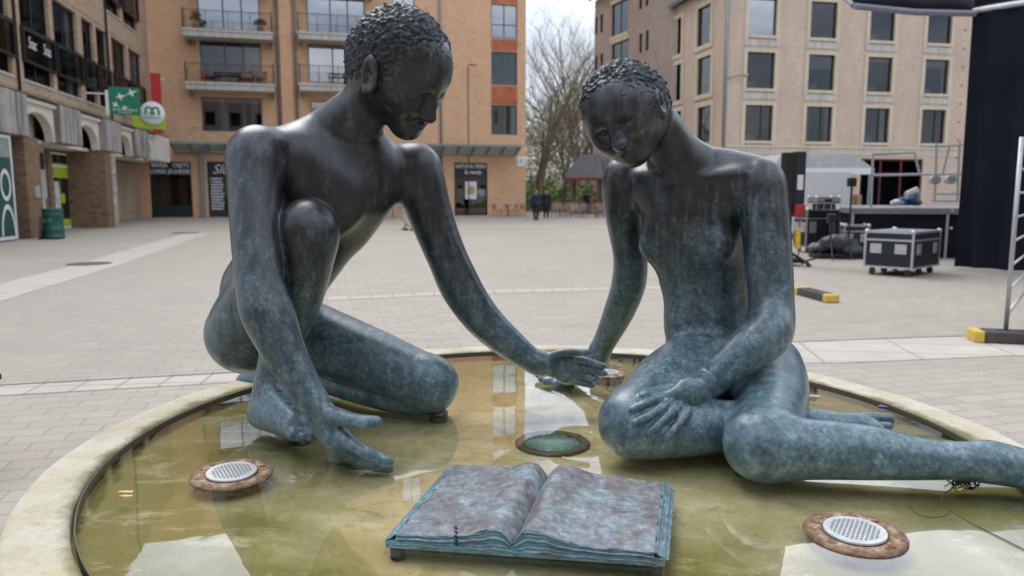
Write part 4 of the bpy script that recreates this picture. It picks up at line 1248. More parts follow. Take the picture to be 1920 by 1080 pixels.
m = MB(); star(m, .30, .42, .22, .4, 1.4); star(m, -.18, .22, .21, .25, 1.5); star(m, -.40, -.15, .17, -.5, 1.4); star(m, -.02, -.28, .15, .3, 1.3)
m.build('star_logo', WHITE, s1)
text_mesh('lettering', 'BNP PARIBAS', .14, WHITE, s1, (0, -.098, -.38), (math.pi / 2, 0, 0), .004, width=1.0); text_mesh('lettering', 'FORTIS', .13, WHITE, s1, (0, -.098, -.51), (math.pi / 2, 0, 0), .004, width=.55)
s2 = hung('pharmacy_sign', 'round white sign with green letters over a lime square plate below the bank sign', 'sign', 286, 217, -1.5)
m = MB(); m.box(-.98, .62, -.05, .05, -.72, .25, .02); m.build('lime_plate', LIME, s2)
m = MB(); m.lathe([(.0001, .09), (.60, .09), (.62, .06), (.62, -.06), (.60, -.09), (.0001, -.09)], n=48); dsk = m.build('disc', WHITE, s2, True); dsk.rotation_euler = (math.pi / 2, 0, 0); dsk.location = (.0, -.06, .12)
m = MB()
for cx in (-.17, .17):
    for k in range(10):
        a, b = math.pi * k / 10, math.pi * (k + 1) / 10
        def e3(a_, r_): return (cx + r_ * math.cos(a_), -.165, .28 + r_ * math.sin(a_))
        m.quad(e3(a, .20), e3(b, .20), e3(b, .10), e3(a, .10))
for x0, x1 in ((-.37, -.27), (-.07, .07), (.27, .37)): m.box(x0, x1, -.168, -.160, .02, .28)
m.box(-.13, .13, -.170, -.162, .06, .16)
m.build('monogram', GRN, s2)
text_mesh('lettering', 'multipharma', .15, GRN, s2, (0, -.168, -.10), (math.pi / 2, 0, 0), .004, width=.85)
s3 = hung('red_banner', 'tall narrow red banner at the far end of the tan brick building', 'banner', 294, 194, -.75)
m = MB(); m.box(-.28, .28, -.05, .05, -1.75, 1.75, .01); m.build('panel', plain('banner_red', (.50, .02, .035), .5), s3)
m = MB(); m.box(-.12, .0, -.06, -.052, -1.1, -.95); m.box(-.02, .1, -.06, -.052, -1.35, -1.2); m.box(.28, .5, -.02, .02, 1.4, 1.46); m.build('mark', WHITE, s3)

# ---- orange brick building in the middle
CA = Vector((-22.2, 47, 0)); CB_ = Vector((.95, 53, 0)); cdv = (CB_ - CA).normalized(); CA2 = CA - cdv * 9
FC = Facade((CA2.x, CA2.y), (CB_.x, CB_.y), 'apartment_building', 'orange brick apartment building with concrete balconies across the square')
holes = []; spec = []
def addw(px0, py0, px1, py1, **k):
    r = FC.rect(px0, py0, px1, py1); holes.append(r); spec.append((r, k)); return r
FLOOR = FC.rect(375, 80, 490, 152); STEP = FLOOR[2] - FC.rect(378, 183, 492, 247)[2] 
w1 = addw(375, 78, 490, 152, mull=(.4, .7), curtain=[(.72, 1)], fm=GREYF); w2 = addw(378, 183, 492, 247, mull=(.4, .7), curtain=[(.3, .42), (.82, .9)], fm=GREYF)
S = STEP
w3 = addw(578, 84, 686, 156, mull=(.42, .72), curtain=[(0, .3)], glass=GLASS2, fm=GREYF); w4 = addw(583, 190, 686, 250, mull=(.5,), glass=GLASS2, fm=GREYF)
for base_, kk in ((w1, dict(mull=(.4, .7), glass=GLASS2, fm=GREYF)), (w3, dict(mull=(.4, .7), glass=GLASS2, fm=GREYF))):
    for j in (1, 2, 3):
        r = (base_[0], base_[1], base_[2] + S * j, base_[3] + S * j); holes.append(r); spec.append((r, kk))
rows = [(921, 97, 970, 160), (921, 197, 970, 253)]
col_r = [addw(*q, mull=(.5,), curtain=[(.05, .95)], fm=GREYF) for q in rows]
for j in (1, 2, 3):
    r = (col_r[0][0], col_r[0][1], col_r[0][2] + S * j, col_r[0][3] + S * j); holes.append(r); spec.append((r, dict(mull=(.5,), bars=(.4,), glass=GLASS2, fm=GREYF)))
r0 = FC.rect(735, -45, 777, 20)
for j in (0, 1, 2): r = (r0[0], r0[1], r0[2] + S * j, r0[3] + S * j); holes.append(r); spec.append((r, dict(mull=(.5,), glass=GLASS2, fm=GREYF)))
# ground floor openings
g1 = FC.rect(282, 303, 360, 407); g2 = FC.rect(390, 303, 436, 407); g3 = FC.rect(852, 305, 914, 402); g0 = FC.rect(204, 300, 230, 408); g4 = FC.rect(600, 303, 700, 405)
g1, g2, g3, g0, g4 = [(r[0], r[1], .03, r[3]) for r in (g1, g2, g3, g0, g4)]
holes += [g0, g1, g2, g3, g4]
ZC1, ZC2 = 22.6, 27.5; usplit = FC.uz(538, 100)[0]
m = MB()
wall_mesh(m, 0, usplit, 0, ZC1, [h for h in holes if h[1] <= usplit], .22); wall_mesh(m, usplit, FC.len, 0, ZC2, [h for h in holes if h[0] >= usplit], .22)
m.quad((FC.len, 0, 0), (FC.len, 12, 0), (FC.len, 12, ZC2), (FC.len, 0, ZC2)); m.quad((usplit, 0, ZC1), (usplit, 12, ZC1), (usplit, 12, ZC2), (usplit, 0, ZC2))
m.quad((0, 0, ZC1), (usplit, 0, ZC1), (usplit, 12, ZC1), (0, 12, ZC1)); m.quad((usplit, 0, ZC2), (FC.len, 0, ZC2), (FC.len, 12, ZC2), (usplit, 12, ZC2))
m.quad((0, 12, 0), (0, 12, ZC1), (FC.len, 12, ZC1), (FC.len, 12, 0))
m.build('wall', BR_OR, FC.o)
m = MB(); m.box(.1, usplit - .1, 1.3, 1.35, .02, ZC1 - .1); m.box(usplit, FC.len - .1, 1.3, 1.35, .02, ZC2 - .1); m.build('interior', DARKIN, FC.o)
for r, k in spec:
    k = dict(k); fm = k.pop('fm'); window(FC.o, r, fm, .12, .07, **k)
# piers standing proud of the wall between the bays
for a, b in ((527, 549),):
    u0, u1 = FC.uz(a, 150, -.35)[0], FC.uz(b, 150, -.35)[0]; m = MB(); m.box(u0, u1, -.4, -.002, 0, ZC2 - .01); m.build('pilaster', BR_OR, FC.o)
for a in (521, 556, 826):
    u = FC.uz(a, 150, -.12)[0]; m = MB(); m.tube([(u, -.12, .1), (u, -.12, ZC1)], .065, 10); m.build('rain_pipe', PIPE, FC.o, True)
# balconies
RAILM = plain('railing_iron', (.05, .045, .05), .5, .3, .4)
def balcony(px0, px1, py, drop=0, n=0):
    yb = -1.35; u0, z = FC.uz(px0, py, yb); u1 = FC.uz(px1, py, yb)[0]; z += drop
    m = MB(); m.box(u0, u1, yb, -.003, z - .46, z - .14, .02); m.box(u0 - .05, u1 + .05, yb - .05, -.004, z - .138, z)
    b = m.build('balcony', CONC_L, FC.o)
    m = MB()
    for k in range(6):
        zz = z + .16 + k * .155; m.box(u0 + .02, u1 - .02, yb + .02, yb + .04, zz, zz + .018)
        for x in (u0 + .02, u1 - .04): m.box(x, x + .02, yb + .04, -.05, zz, zz + .018)
    m.box(u0, u1, yb + .005, yb + .055, z + 1.06, z + 1.10)
    for x in (u0, u1 - .07): m.box(x, x + .07, yb - .01, yb + .06, z, z + 1.2)
    for q in (.25, .5, .75): x = u0 + (u1 - u0) * q; m.box(x, x + .03, yb + .01, yb + .05, z, z + 1.06)
    m.build('railing', RAILM, b)
    m = MB()
    for x in (u0 + .1, u1 - .2): m.prism([(x, z - .46), (x + .1, z - .46), (x + .1, z - .75), (x, z - .75)], -.4, -.01)
    m.build('bracket', PIPE, b)
    return u0, u1, z
bal = {}
for j in (0, 1, 2, 3):
    bal['L', j] = balcony(347, 514, 152, S * j * 1.0); bal['R', j] = balcony(561, 706, 155, S * j * 1.0)
# orange metal panels between the narrow windows
for j in range(-1, 4):
    m = MB(); a = col_r[0]; lo_ = a[3] + S * j + .06; hi_ = a[2] + S * (j + 1) - .06
    if j == -1: lo_ = col_r[1][3] + .05; hi_ = a[2] - .05
    m.box(a[0], a[1], -.02, .02, lo_, hi_)
    m.build('infill_panel', plain('rust_orange_panel', (.42, .11, .035), .4, 0, .5, .35, 1.5), FC.o)
# bulkhead lamp, wall lamp with conduit
u, z = FC.uz(361, 80, -.1); m = MB(); m.blob((u, -.1, z), (.22, .12, .2), 2); m.build('bulkhead_lamp', plain('lamp_grey', (.2, .2, .21), .4), FC.o, True)
u, z = FC.uz(880, 124, -.5); m = MB(); m.tube([(u, -.06, .1), (u, -.06, z), (u, -.2, z + .12), (u + .1, -.6, z + .12)], .03, 8); lm = m.build('lamp_bracket', PIPE, FC.o, True)
m = MB(); m.blob((u + .2, -.7, z + .1), (.3, .25, .13), 2); m.build('lamp_head', plain('lamp_amber', (.45, .36, .22), .3), lm, True)
# glass canopies on steel
def canopy(px0, px1, ytop, n):
    yb = -1.7; u0, z = FC.uz(px0, ytop, yb); u1 = FC.uz(px1, ytop, yb)[0]
    m = MB(); m.box(u0, u1, yb, yb + .12, z - .1, z + .04); m.box(u0, u1, -.12, -.003, z - .62, z - .50)
    for i in range(n + 1):
        x = u0 + (u1 - u0) * i / n - .04; V = [(x, yb + .12, z - .10), (x + .08, yb + .12, z - .10), (x + .08, -.12, z - .62), (x, -.12, z - .62)]
        b0 = len(m.v); m.v += [Vector(p) for p in V] + [Vector((p[0], p[1], p[2] + .12)) for p in V]; m.f += [tuple(b0 + i_ for i_ in f_) for f_ in ((0, 3, 2, 1), (4, 5, 6, 7), (0, 1, 5, 4), (1, 2, 6, 5), (2, 3, 7, 6), (3, 0, 4, 7))]
    c_ = m.build('canopy', STEEL, FC.o)
    m = MB(); m.quad((u0, yb + .1, z + .045), (u1, yb + .1, z + .045), (u1, -.1, z - .47), (u0, -.1, z - .47)); m.build('glass_roof', plain('frosted_canopy_glass', (.40, .50, .46), .25, 0, .5, .15, 1), c_)
    return u0, u1, z
canopy(318, 700, 266, 12); canopy(805, 978, 270, 6)
for px in (372, 826):
    u = FC.uz(px, 300, -1.5)[0]; m = MB(); m.box(u - .1, u + .1, -.3, -.1, 0, 4.5); m.box(u - .22, u + .22, -.42, -.08, 4.1, 4.45, .02); m.build('canopy_post', STEEL, FC.o)
# stay wires above the canopy
m = MB(); u, z = FC.uz(366, 238, -.05)
for dx in (-2.6, -.5, 2.4): m.tube([(u, -.05, z), (u + dx, -1.6, z - .85)], .015, 5)
m.build('stay', PIPE, FC.o)
# shop fronts
DKG = plain('shop_dark_green', (.010, .030, .034), .4)
m_goods = NT('shop_goods'); v = m_goods.coord(); sp = m_goods.n('ShaderNodeTexBrick'); m_goods.l(m_goods.n('ShaderNodeMapping').outputs[0], sp.inputs['Vector'])
mp2 = [n for n in m_goods.t.nodes if n.type == 'MAPPING'][0]; mp2.inputs['Rotation'].default_value = (R(90), 0, 0); m_goods.l(v, mp2.inputs[0])
sp.inputs['Scale'].default_value = 1; sp.inputs['Brick Width'].default_value = .16; sp.inputs['Row Height'].default_value = .42; sp.inputs['Mortar Size'].default_value = .03
sp.inputs['Color1'].default_value = (.50, .34, .12, 1); sp.inputs['Color2'].default_value = (.18, .09, .08, 1); sp.inputs['Mortar'].default_value = (.03, .02, .02, 1)  # yellow-brown and dark red upright blocks for the rows of goods
m_goods.bsdf(m_goods.mix(m_goods.noise(v, 4, 3), sp.outputs['Color'], (.25, .12, .08)), .7)
def shop(r, fm, sign_h, words, base_h=.65, mull=(), size=.4, goods=None, stl=None, name='shop_front'):
    u0, u1, z0, z1 = r
    wn_ = window(FC.o, (u0, u1, z0, z1), fm, .10, .10, mull, (), None, None, name)
    m = MB(); m.box(u0 + .02, u1 - .02, .0, .08, z1 - sign_h, z1 - .02); m.build('fascia', fm, wn_)
    if base_h: m = MB(); m.box(u0 + .02, u1 - .02, .02, .09, z0, z0 + base_h); m.build('stall_riser', fm, wn_)
    for i, (tx, dx, dz, wdt) in enumerate(words):
        text_mesh('lettering', tx, size, WHITE, wn_, ((u0 + u1) / 2 + dx, -.008, z1 - sign_h / 2 + dz), (math.pi / 2, 0, 0), .006, width=wdt, bold=.006)
    if goods:
        m = MB(); m.box(u0 + goods[0] * (u1 - u0), u0 + goods[1] * (u1 - u0), .5, .6, z0 + .7, z1 - sign_h - .1); m.build('window_display', m_goods.m, wn_)
    return wn_
shop(g1, DKG, .85, [('MANGA', -.62, .19, .95), ('OBJETS', .62, .19, .95), ('LIVRES JEUNESSE', 0, -.2, 2.3)], .75, (), .36, (.2, .85))
wsl = shop(g2, DKG, .95, [], 0, (.62,), .3)
text_mesh('lettering', 'Slu', .85, WHITE, wsl, (g2[0] + .75, -.01, g2[3] - .5), (math.pi / 2, 0, 0), .01, width=1.0, shear=.45)
m = MB()
for k in range(12): m.box(g2[0] + .15, g2[0] + .85 + .05 * (k % 3), .07, .085, .5 + k * .19, .5 + k * .19 + .12)
m.build('notice', plain('notice_sheet', (.48, .5, .52), .7, 0, .2, .4, 8), wsl)
w3_ = shop(g3, BLK, .95, [('NATURAL FRESH', 0, .22, 2.1), ('& ready', .15, -.18, 1.2)], 0, (), .36)
m = MB(); m.box(g3[0] + .75, g3[0] + 1.55, -.02, .0, 1.15, 2.35); ps = m.build('poster', WHITE, w3_)
m = MB(); m.lathe([(.0001, .01), (.30, .01), (.30, 0)], n=20); e_ = m.build('picture', plain('poster_art', (.45, .38, .15), .6, 0, .3, .6, 9), w3_); e_.rotation_euler = (math.pi / 2, 0, 0); e_.location = (g3[0] + 1.15, -.03, 1.75)
shop(g0, DKG, .5, [], .8, (), .3, (.1, .9)); shop(g4, DKG, .6, [], .5, (.5,), .3)
u, z = FC.uz(977, 303, -.05); m = MB(); m.box(u - .28, u + .28, -.06, -.003, z - .33, z + .33, .01); pl = m.build('wall_plate', WHITE, FC.o)
text_mesh('mark', 'P', .4, plain('sign_blue', (.05, .10, .45), .5), pl, (u, -.07, z), (math.pi / 2, 0, 0), .004)
# things on the balconies
WICK = plain('wicker', (.34, .16, .09), .7, 0, .3, .3, 12)
def fw(u, y, z): p = FC.A + FC.dx * u + FC.dy * y; return (p.x, p.y, z)
def arm_chair():
    o = thing('balcony_chair', 'brown wicker balcony chair at the left end of the wooden balcony table', 'chair', (0, 0, 0), 0, 'wicker chairs on the balcony')
    m = MB(); m.box(-.28, .28, -.25, .25, .40, .48, .03); m.build('seat', WICK, o)
    m = MB(); m.box(-.28, .28, .2, .27, .48, .86, .03); m.box(-.30, -.24, -.22, .2, .48, .66, .02); m.box(.24, .30, -.22, .2, .48, .66, .02); m.build('backrest', WICK, o)
    for x in (-.24, .2):
        for y in (-.22, .2): m = MB(); m.box(x, x + .03, y, y + .03, 0, .40); m.build('leg', BLK, o)
    return o
zb = bal['L', 0][2]; ch = arm_chair(); ch.location = fw(FC.uz(387, 135, -.7)[0], -.7, zb); ch.rotation_euler = (0, 0, FC.rz + 1.2)
for q, lb in ((462, 'brown wicker balcony chair, middle of the three by the grey doors'), (490, 'brown wicker balcony chair at the right end near the rain pipe')):
    c = copy_tree(ch); c.location = fw(FC.uz(q, 135, -.6)[0], -.6, zb); c.rotation_euler = (0, 0, FC.rz - 1.1); c['label'] = lb
tb = thing('balcony_table', 'long wooden table between wicker chairs on the balcony', 'table', fw(FC.uz(425, 135, -.7)[0], -.7, zb), FC.rz)
m = MB(); m.box(-.8, .8, -.35, .35, .68, .73); m.build('table_top', plain('pale_wood', (.30, .22, .17), .6), tb)
for x in (-.7, .64):
    for y in (-.3, .24): m = MB(); m.box(x, x + .06, y, y + .06, 0, .68); m.build('leg', BLK, tb)
tb2 = thing('balcony_table', 'black folding table on the balcony behind the bronze head', 'table', fw(FC.uz(640, 140, -.7)[0], -.7, bal['R', 0][2]), FC.rz)
m = MB(); m.box(-.8, .8, -.3, .3, .70, .73); m.build('table_top', BLK, tb2)
for x in (-.6, .6): m = MB(); m.tube([(x - .2, -.25, 0), (x + .2, .25, .7)], .02, 6); m.tube([(x + .2, -.25, 0), (x - .2, .25, .7)], .02, 6); m.build('leg', BLK, tb2)
def leaf_clump(m, c, r, n, size, flat=1.0):
    for _ in range(n):
        d = Vector((random.gauss(0, 1), random.gauss(0, 1), random.gauss(0, 1))).normalized() * r * random.random() ** .5; d.z *= flat
        p = Vector(c) + d; a = Vector((random.gauss(0, 1), random.gauss(0, 1), random.gauss(0, 1))).normalized(); b = a.orthogonal().normalized(); a = a * size * random.uniform(.6, 1.3); b = b * size * .5
        m.quad(p - a, p - b, p + a, p + b)
LEAF = plain('leaf', (.045, .085, .03), .7, 0, .3, .5, 3)
for i, (px, key, hh, lb) in enumerate(((367, 1, .9, 'tall leafy pot plant at the left end of the upper balcony'), (487, 1, .6, 'trailing leafy pot plant at the right end of the upper balcony'))):
    u = FC.uz(px, 30, -1)[0]; o = thing('potted_plant', lb, 'plant', fw(u, -1.0, bal['L', 1][2] if False else bal['L', 1][2]))
    m = MB(); m.cyl((0, 0, 0), .16, 0, .3, 16, .22); m.build('pot', plain('terracotta', (.28, .12, .07), .7), o, True)
    m = MB(); leaf_clump(m, (0, 0, .3 + hh * .5), .42, 260, .06, hh); m.build('foliage', LEAF, o)

# ---- beige brick building on the right, with its receding wings
FR = Facade((12.75, 46.3), (30.7, 50.0), 'office_building', 'beige brick office building with sandstone framed windows on the right')
dR = FR.dx
C_rows = []; cols = [(1400, 1452), (1515, 1564), (1626, 1672), (1733, 1778)]
rr = [(97, 167), (197, 263)]
base_cols = []
for i, (a, b) in enumerate(cols):
    t_ = (103 + 3 * i, 167 + 3 * i + (0)); r = FR.rect(a, 98 + 4.6 * i, b, 166 + 2.6 * i); base_cols.append(r)
zs = (base_cols[0][2], base_cols[0][3])
S2 = zs[0] - FR.rect(1400, 197, 1452, 264)[2]; ZR = 15.3
holesR = []
for r in base_cols:
    for j in (-1, 0, 1): holesR.append((r[0], r[1], zs[0] + S2 * j, zs[1] + S2 * j))
FRL = FR.len + 8
for k in (1, 2, 3):
    sp_ = base_cols[3][0] - base_cols[2][0]; r = base_cols[3]
    for j in (-1, 0, 1): holesR.append((r[0] + sp_ * k, r[1] + sp_ * k, zs[0] + S2 * j, zs[1] + S2 * j))
holesR = [h for h in holesR if h[1] < FRL]
gr = [FR.rect(1612, 298, 1728, 400), FR.rect(1560, 325, 1600, 400), FR.rect(1400, 320, 1500, 400)]
gr = [(r[0], r[1], .03, r[3]) for r in gr]
m = MB(); wall_mesh(m, 0, FRL, 0, ZR, holesR + gr, .22)
m.quad((FRL, 0, 0), (FRL, 10, 0), (FRL, 10, ZR), (FRL, 0, ZR)); m.build('wall', BR_PK, FR.o)
m = MB(); m.box(.1, FRL, 1.2, 1.25, .02, ZR - .1); m.build('interior', DARKIN, FR.o)
random.seed(5)
for i, r in enumerate(holesR):
    wo_ = window(FR.o, r, BLK, .14, .05, (.62,) if i % 3 == 0 else (), (), GLASS2 if i == 2 else GLASS, [(.75, .95)] if i in (6, 14) else ([(0, .2), (.85, 1)] if i % 7 == 3 else None), blind=(None, None, .22, None, .4, None, None, .12)[i % 8])
    m = MB(); t_ = .24; u0, u1, z0, z1 = r
    m.box(u0 - t_, u0, -.06, .08, z0 - t_, z1 + t_ * .8); m.box(u1, u1 + t_, -.06, .08, z0 - t_, z1 + t_ * .8); m.box(u0, u1, -.057, .08, z1, z1 + t_ * .8); m.box(u0 - .03, u1 + .03, -.12, .08, z0 - t_ * .7, z0 - .003)
    m.build('window_surround', SAND, FR.o)
    m = MB(); m.box(u0 - t_, u1 + t_, -.05, -.002, z0 - t_ * 2.6, z0 - t_ - .003); m.build('apron_panel', CONC_L, FR.o)
    if i % 2 == 0 or i % 3 == 1: m = MB(); m.box(u0 + .3, u0 + .3 + .55, .3, .5, z0, z0 + .45, .05); m.build('desk_item', plain('office_item', (.35, .42, .42), .6, 0, .3, .3), wo_)
m = MB()
zc = base_cols[0][0]
m.box(0, FRL, -.03, -.002, 3.95, 4.35); m.box(0, FRL, -.10, -.003, 4.35, 4.47); m.build('stone_course', SAND, FR.o)
for r, mm, nm in ((gr[0], plain('shop_red', (.085, .010, .014), .5), 'shop_front'), (gr[1], BR_OR, 'doorway'), (gr[2], BLK, 'shop_front')):
    wo_ = window(FR.o, r, mm, .12, .12, (.33, .66), (.75,), GLASSL, None, nm)
m = MB(); b0 = [(-.5, -.45, ZR - .15), (FRL + .5, -.45, ZR - .15), (FRL + .5, 6, ZR + 3.6), (-.5, 6, ZR + 3.6)]; m.v = [Vector(p) for p in b0] + [Vector((p[0], p[1], p[2] + .2)) for p in b0]
m.f = [(0, 3, 2, 1), (4, 5, 6, 7), (0, 1, 5, 4), (1, 2, 6, 5), (2, 3, 7, 6), (3, 0, 4, 7)]; m.build('roof', SLATE, FR.o)
u = FR.uz(1348, 150)[0]; m = MB(); m.tube([(.12, -.1, 0), (.12, -.1, ZR)], .09, 10); m.build('rain_pipe', PIPE, FR.o, True)
u, z = FR.uz(1395, 140, -.5); m = MB(); m.tube([(u - .9, -.02, z - .2), (u - .1, -.4, z)], .03, 6); lb_ = m.build('lamp_bracket', PIPE, FR.o); m = MB(); m.blob((u + .1, -.45, z), (.2, .16, .14), 2); m.build('lamp_head', plain('lamp_amber', (.45, .36, .22), .3), lb_, True)
# wing B (turning away to the left)
FB = Facade((11.15, 53.2), (12.75, 46.3), 'office_wing', 'side wing of the beige office building with slate roof and grey blind')
hb = []
for a, b, y0, y1 in ((1308, 1333, 107, 176), (1308, 1333, 200, 268), (1308, 1333, 12, 84), (1256, 1278, 123, 190), (1256, 1278, 210, 273), (1256, 1278, 38, 104)):
    hb.append(FB.rect(a, y0, b, y1))
for r in list(hb): 
    if r[2] < 6: hb.append((r[0], r[1], .8, 3.3))
ZB_ = 14.2
m = MB(); wall_mesh(m, 0, FB.len, 0, ZB_, hb, .2); m.build('wall', BR_PK, FB.o)
m = MB(); m.box(.1, FB.len - .1, 1.0, 1.05, .02, ZB_ - .1); m.build('interior', DARKIN, FB.o)
for i, r in enumerate(hb):
    window(FB.o, r, BLK, .12, .05, (), (), GLASS, None, blind=.98 if i == 0 else None); u0, u1, z0, z1 = r; m = MB(); t_ = .3
    m.box(u0 - t_, u0, -.06, .08, z0 - t_, z1 + t_); m.box(u1, u1 + t_, -.06, .08, z0 - t_, z1 + t_); m.box(u0, u1, -.057, .08, z1, z1 + t_); m.box(u0, u1, -.08, .08, z0 - t_, z0 - .003); m.build('window_surround', SAND, FB.o)
m = MB(); b0 = [(-.3, -.4, ZB_ - .1), (FB.len + .3, -.4, ZB_ - .1), (FB.len + .3, 4, ZB_ + 3.2), (-.3, 4, ZB_ + 3.2)]; m.v = [Vector(p) for p in b0] + [Vector((p[0], p[1], p[2] + .25)) for p in b0]
m.f = [(0, 3, 2, 1), (4, 5, 6, 7), (0, 1, 5, 4), (1, 2, 6, 5), (2, 3, 7, 6), (3, 0, 4, 7)]; m.build('roof', SLATE, FB.o)
# wing A (farther, grey brown)
FA_ = Facade((6.85, 64.0), (11.3, 52.6), 'far_wing', 'grey brown brick wing with narrow paired windows beyond the office building')
ha = []
for a, b, y0, y1 in ((1147, 1178, 78, 121), (1147, 1178, 3, 64), (1148, 1178, 150, 200), (1115, 1120, 105, 138), (1125, 1131, 100, 134), (1115, 1120, 32, 65), (1125, 1131, 27, 61), (1198, 1204, 63, 99), (1210, 1216, 57, 95), (1198, 1204, -15, 17), (1210, 1216, -20, 11), (1198, 1204, 145, 180), (1210, 1216, 140, 177), (1115, 1120, 178, 212), (1125, 1131, 174, 210)):
    ha.append(FA_.rect(a, y0, b, y1))
m = MB(); ZA_ = 17.3; wall_mesh(m, 0, FA_.len, 0, ZA_, ha, .2); m.quad((0, 0, 0), (0, 0, ZA_), (0, 9, ZA_), (0, 9, 0)); m.build('wall', BR_GY, FA_.o)
m = MB(); m.box(.1, FA_.len, .9, .95, .02, ZA_ - .1); m.build('interior', DARKIN, FA_.o)
for i, r in enumerate(ha):
    window(FA_.o, r, BLK, .12, .05, (.5,) if i < 3 else (), (), GLASS)
    if i < 3: m = MB(); m.box(r[0] - .1, r[1] + .1, -.08, .06, r[2] - .35, r[2] - .003); m.build('sill', SAND, FA_.o); m = MB(); m.box(r[0] - .1, r[1] + .1, -.08, .06, r[3] + .003, r[3] + .3); m.build('lintel', SAND, FA_.o)
m = MB(); b0 = [(-.4, -.4, ZA_ - .05), (FA_.len + .3, -.4, ZA_ - .05), (FA_.len + .3, 5, ZA_ + 3), (-.4, 5, ZA_ + 3)]; m.v = [Vector(p) for p in b0] + [Vector((p[0], p[1], p[2] + .2)) for p in b0]
m.f = [(0, 3, 2, 1), (4, 5, 6, 7), (0, 1, 5, 4), (1, 2, 6, 5), (2, 3, 7, 6), (3, 0, 4, 7)]; m.build('roof', SLATE, FA_.o)
# ground-level sign and red awning on the far wing
r = FA_.rect(1113, 303, 1137, 318, -.1); m = MB(); m.box(r[0], r[1], -.12, -.003, r[2] - .3, r[3] + .3); m.build('sign_board', plain('grey_sign', (.20, .22, .22), .6, 0, .3, .5, 2), FA_.o)
r = FA_.rect(1113, 322, 1137, 330, -.6); m = MB(); m.box(r[0], r[1], -.9, -.003, r[2], r[3], .03); m.build('awning', plain('awning_red', (.40, .04, .05), .7), FA_.o)
# ------------------------------------------------------------------ trees and greenery beyond the square
BARK = NT('mossy_bark'); v = BARK.coord(); BARK.bsdf(BARK.ramp(BARK.noise(v, 3, 6, .7, sc=(1, 1, .3)), [(.3, (.075, .06, .045)), (.6, (.15, .13, .09)), (.8, (.14, .16, .07))]), .9); BARK = BARK.m
TWIG = plain('fine_twigs', (.17, .135, .11), .9)
BUD = plain('spring_buds', (.16, .19, .055), .8, 0, .2, .35, 1)
def bare_tree(x, y, h, seed, label, leafy=0):
    rs = random.Random(seed); o = thing('bare_tree', label, 'tree', (x, y, 0), 0, 'bare trees beyond the square')
    tr = MB(); cr = MB(); lf = MB()
    def grow(mb, p, d, ln, r, lvl):
        n = 4 if lvl < 3 else 3; pts = [p]; rs_ = [r]; q = p.copy(); dd = d.copy()
        for i in range(n):
            dd = (dd + Vector((rs.gauss(0, .14), rs.gauss(0, .14), rs.gauss(.05, .08)))).normalized(); q = q + dd * ln / n; pts.append(q.copy()); rs_.append(r * (1 - .5 * (i + 1) / n))
        mb.tube(pts, rs_, 7 if lvl == 0 else (5 if lvl < 2 else 3), False)
        if lvl >= 4:
            if leafy and rs.random() < leafy: leaf_clump(lf, pts[-1], .35, 3, .07)
            return
        k = (7, 5, 4, 4)[lvl]
        for j in range(k):
            i = rs.randint(1 if lvl else 2, n); a = rs.uniform(0, 6.28); up = rs.uniform(.5, 1.1)
            side = Vector((math.cos(a), math.sin(a), 0)); nd = (dd * .75 + side * rs.uniform(.45, .9) + Vector((0, 0, up * .35))).normalized()
            grow(cr, pts[i], nd, ln * rs.uniform(.5, .72), rs_[i] * rs.uniform(.4, .62), lvl + 1)
    grow(tr, Vector((0, 0, -.1)), Vector((rs.gauss(0, .06), rs.gauss(0, .06), 1)).normalized(), h * .62, h * .017, 0)
    tr.build('trunk', BARK, o, True); cr.build('crown', BARK if h < 5 else TWIG, o)
    if leafy: lf.build('young_leaves', BUD, o)
    return o
TL = [(998, 72, 15, 'tall bare tree right beside the orange brick corner', .12), (1018, 84, 17, 'tall bare tree second from the orange brick building', .0),
      (1034, 70, 13.5, 'bare tree with greenish buds right of the two walkers', .4), (1052, 92, 18, 'slender tall bare tree in the middle of the gap', 0),
      (1070, 76, 15.5, 'bare tree left of the dark roofed kiosk', .2), (1088, 88, 16, 'bare tree behind the dark roofed kiosk', .1),
      (1100, 74, 13, 'bare tree close against the grey brown wing', .3), (1006, 60, 9, 'low bare tree with mossy trunk behind the walkers', .5), (1058, 62, 7.5, 'low budding tree in front of the tall ones', .8)]
for i, (px, Y, h, lb, lf_) in enumerate(TL):
    p = at(px, 370, Y); bare_tree(p.x, Y, h * 1.15, 20 + i, lb, lf_)
# bank of shrubs and undergrowth
random.seed(8)
m = MB()
for k in range(5200):
    px = random.uniform(965, 1135); Y = random.uniform(62, 78); x = (px - 960) / 1400 * Y
    z = random.uniform(0, 1) ** 1.3 * (1.6 + 1.3 * math.sin(px * .09) ** 2)
    leaf_clump(m, (x, Y, z), .25, 1, .22)
UND = NT('spring_undergrowth'); v = UND.coord(); UND.bsdf(UND.ramp(UND.noise(v, .5, 5, .7), [(.3, (.045, .085, .02)), (.5, (.10, .165, .035)), (.7, (.16, .19, .08))]), .8); UND = UND.m
tag(m.build('undergrowth', UND), kind='stuff')
random.seed(9); m = MB()
for k in range(16000):
    px = random.uniform(960, 1150); Y = random.uniform(80, 112); x = (px - 960) / 1400 * Y
    z = .5 + random.random() ** 1.25 * 11
    leaf_clump(m, (x, Y, z), .4, 1, random.uniform(.08, .26))
WD = NT('far_wood'); v = WD.coord(); WD.bsdf(WD.ramp(WD.noise(v, .4, 6, .7), [(.3, (.16, .13, .11)), (.5, (.20, .18, .11)), (.7, (.17, .20, .08))]), .9)
tag(m.build('far_wood', WD.m), kind='stuff')
m = MB(); P_ = []
for i in range(41):
    x = -60 + i * 4; P_.append((x, 140, 5.5 + 1.5 * math.sin(i * .7) + 1.0 * math.sin(i * 1.9)))
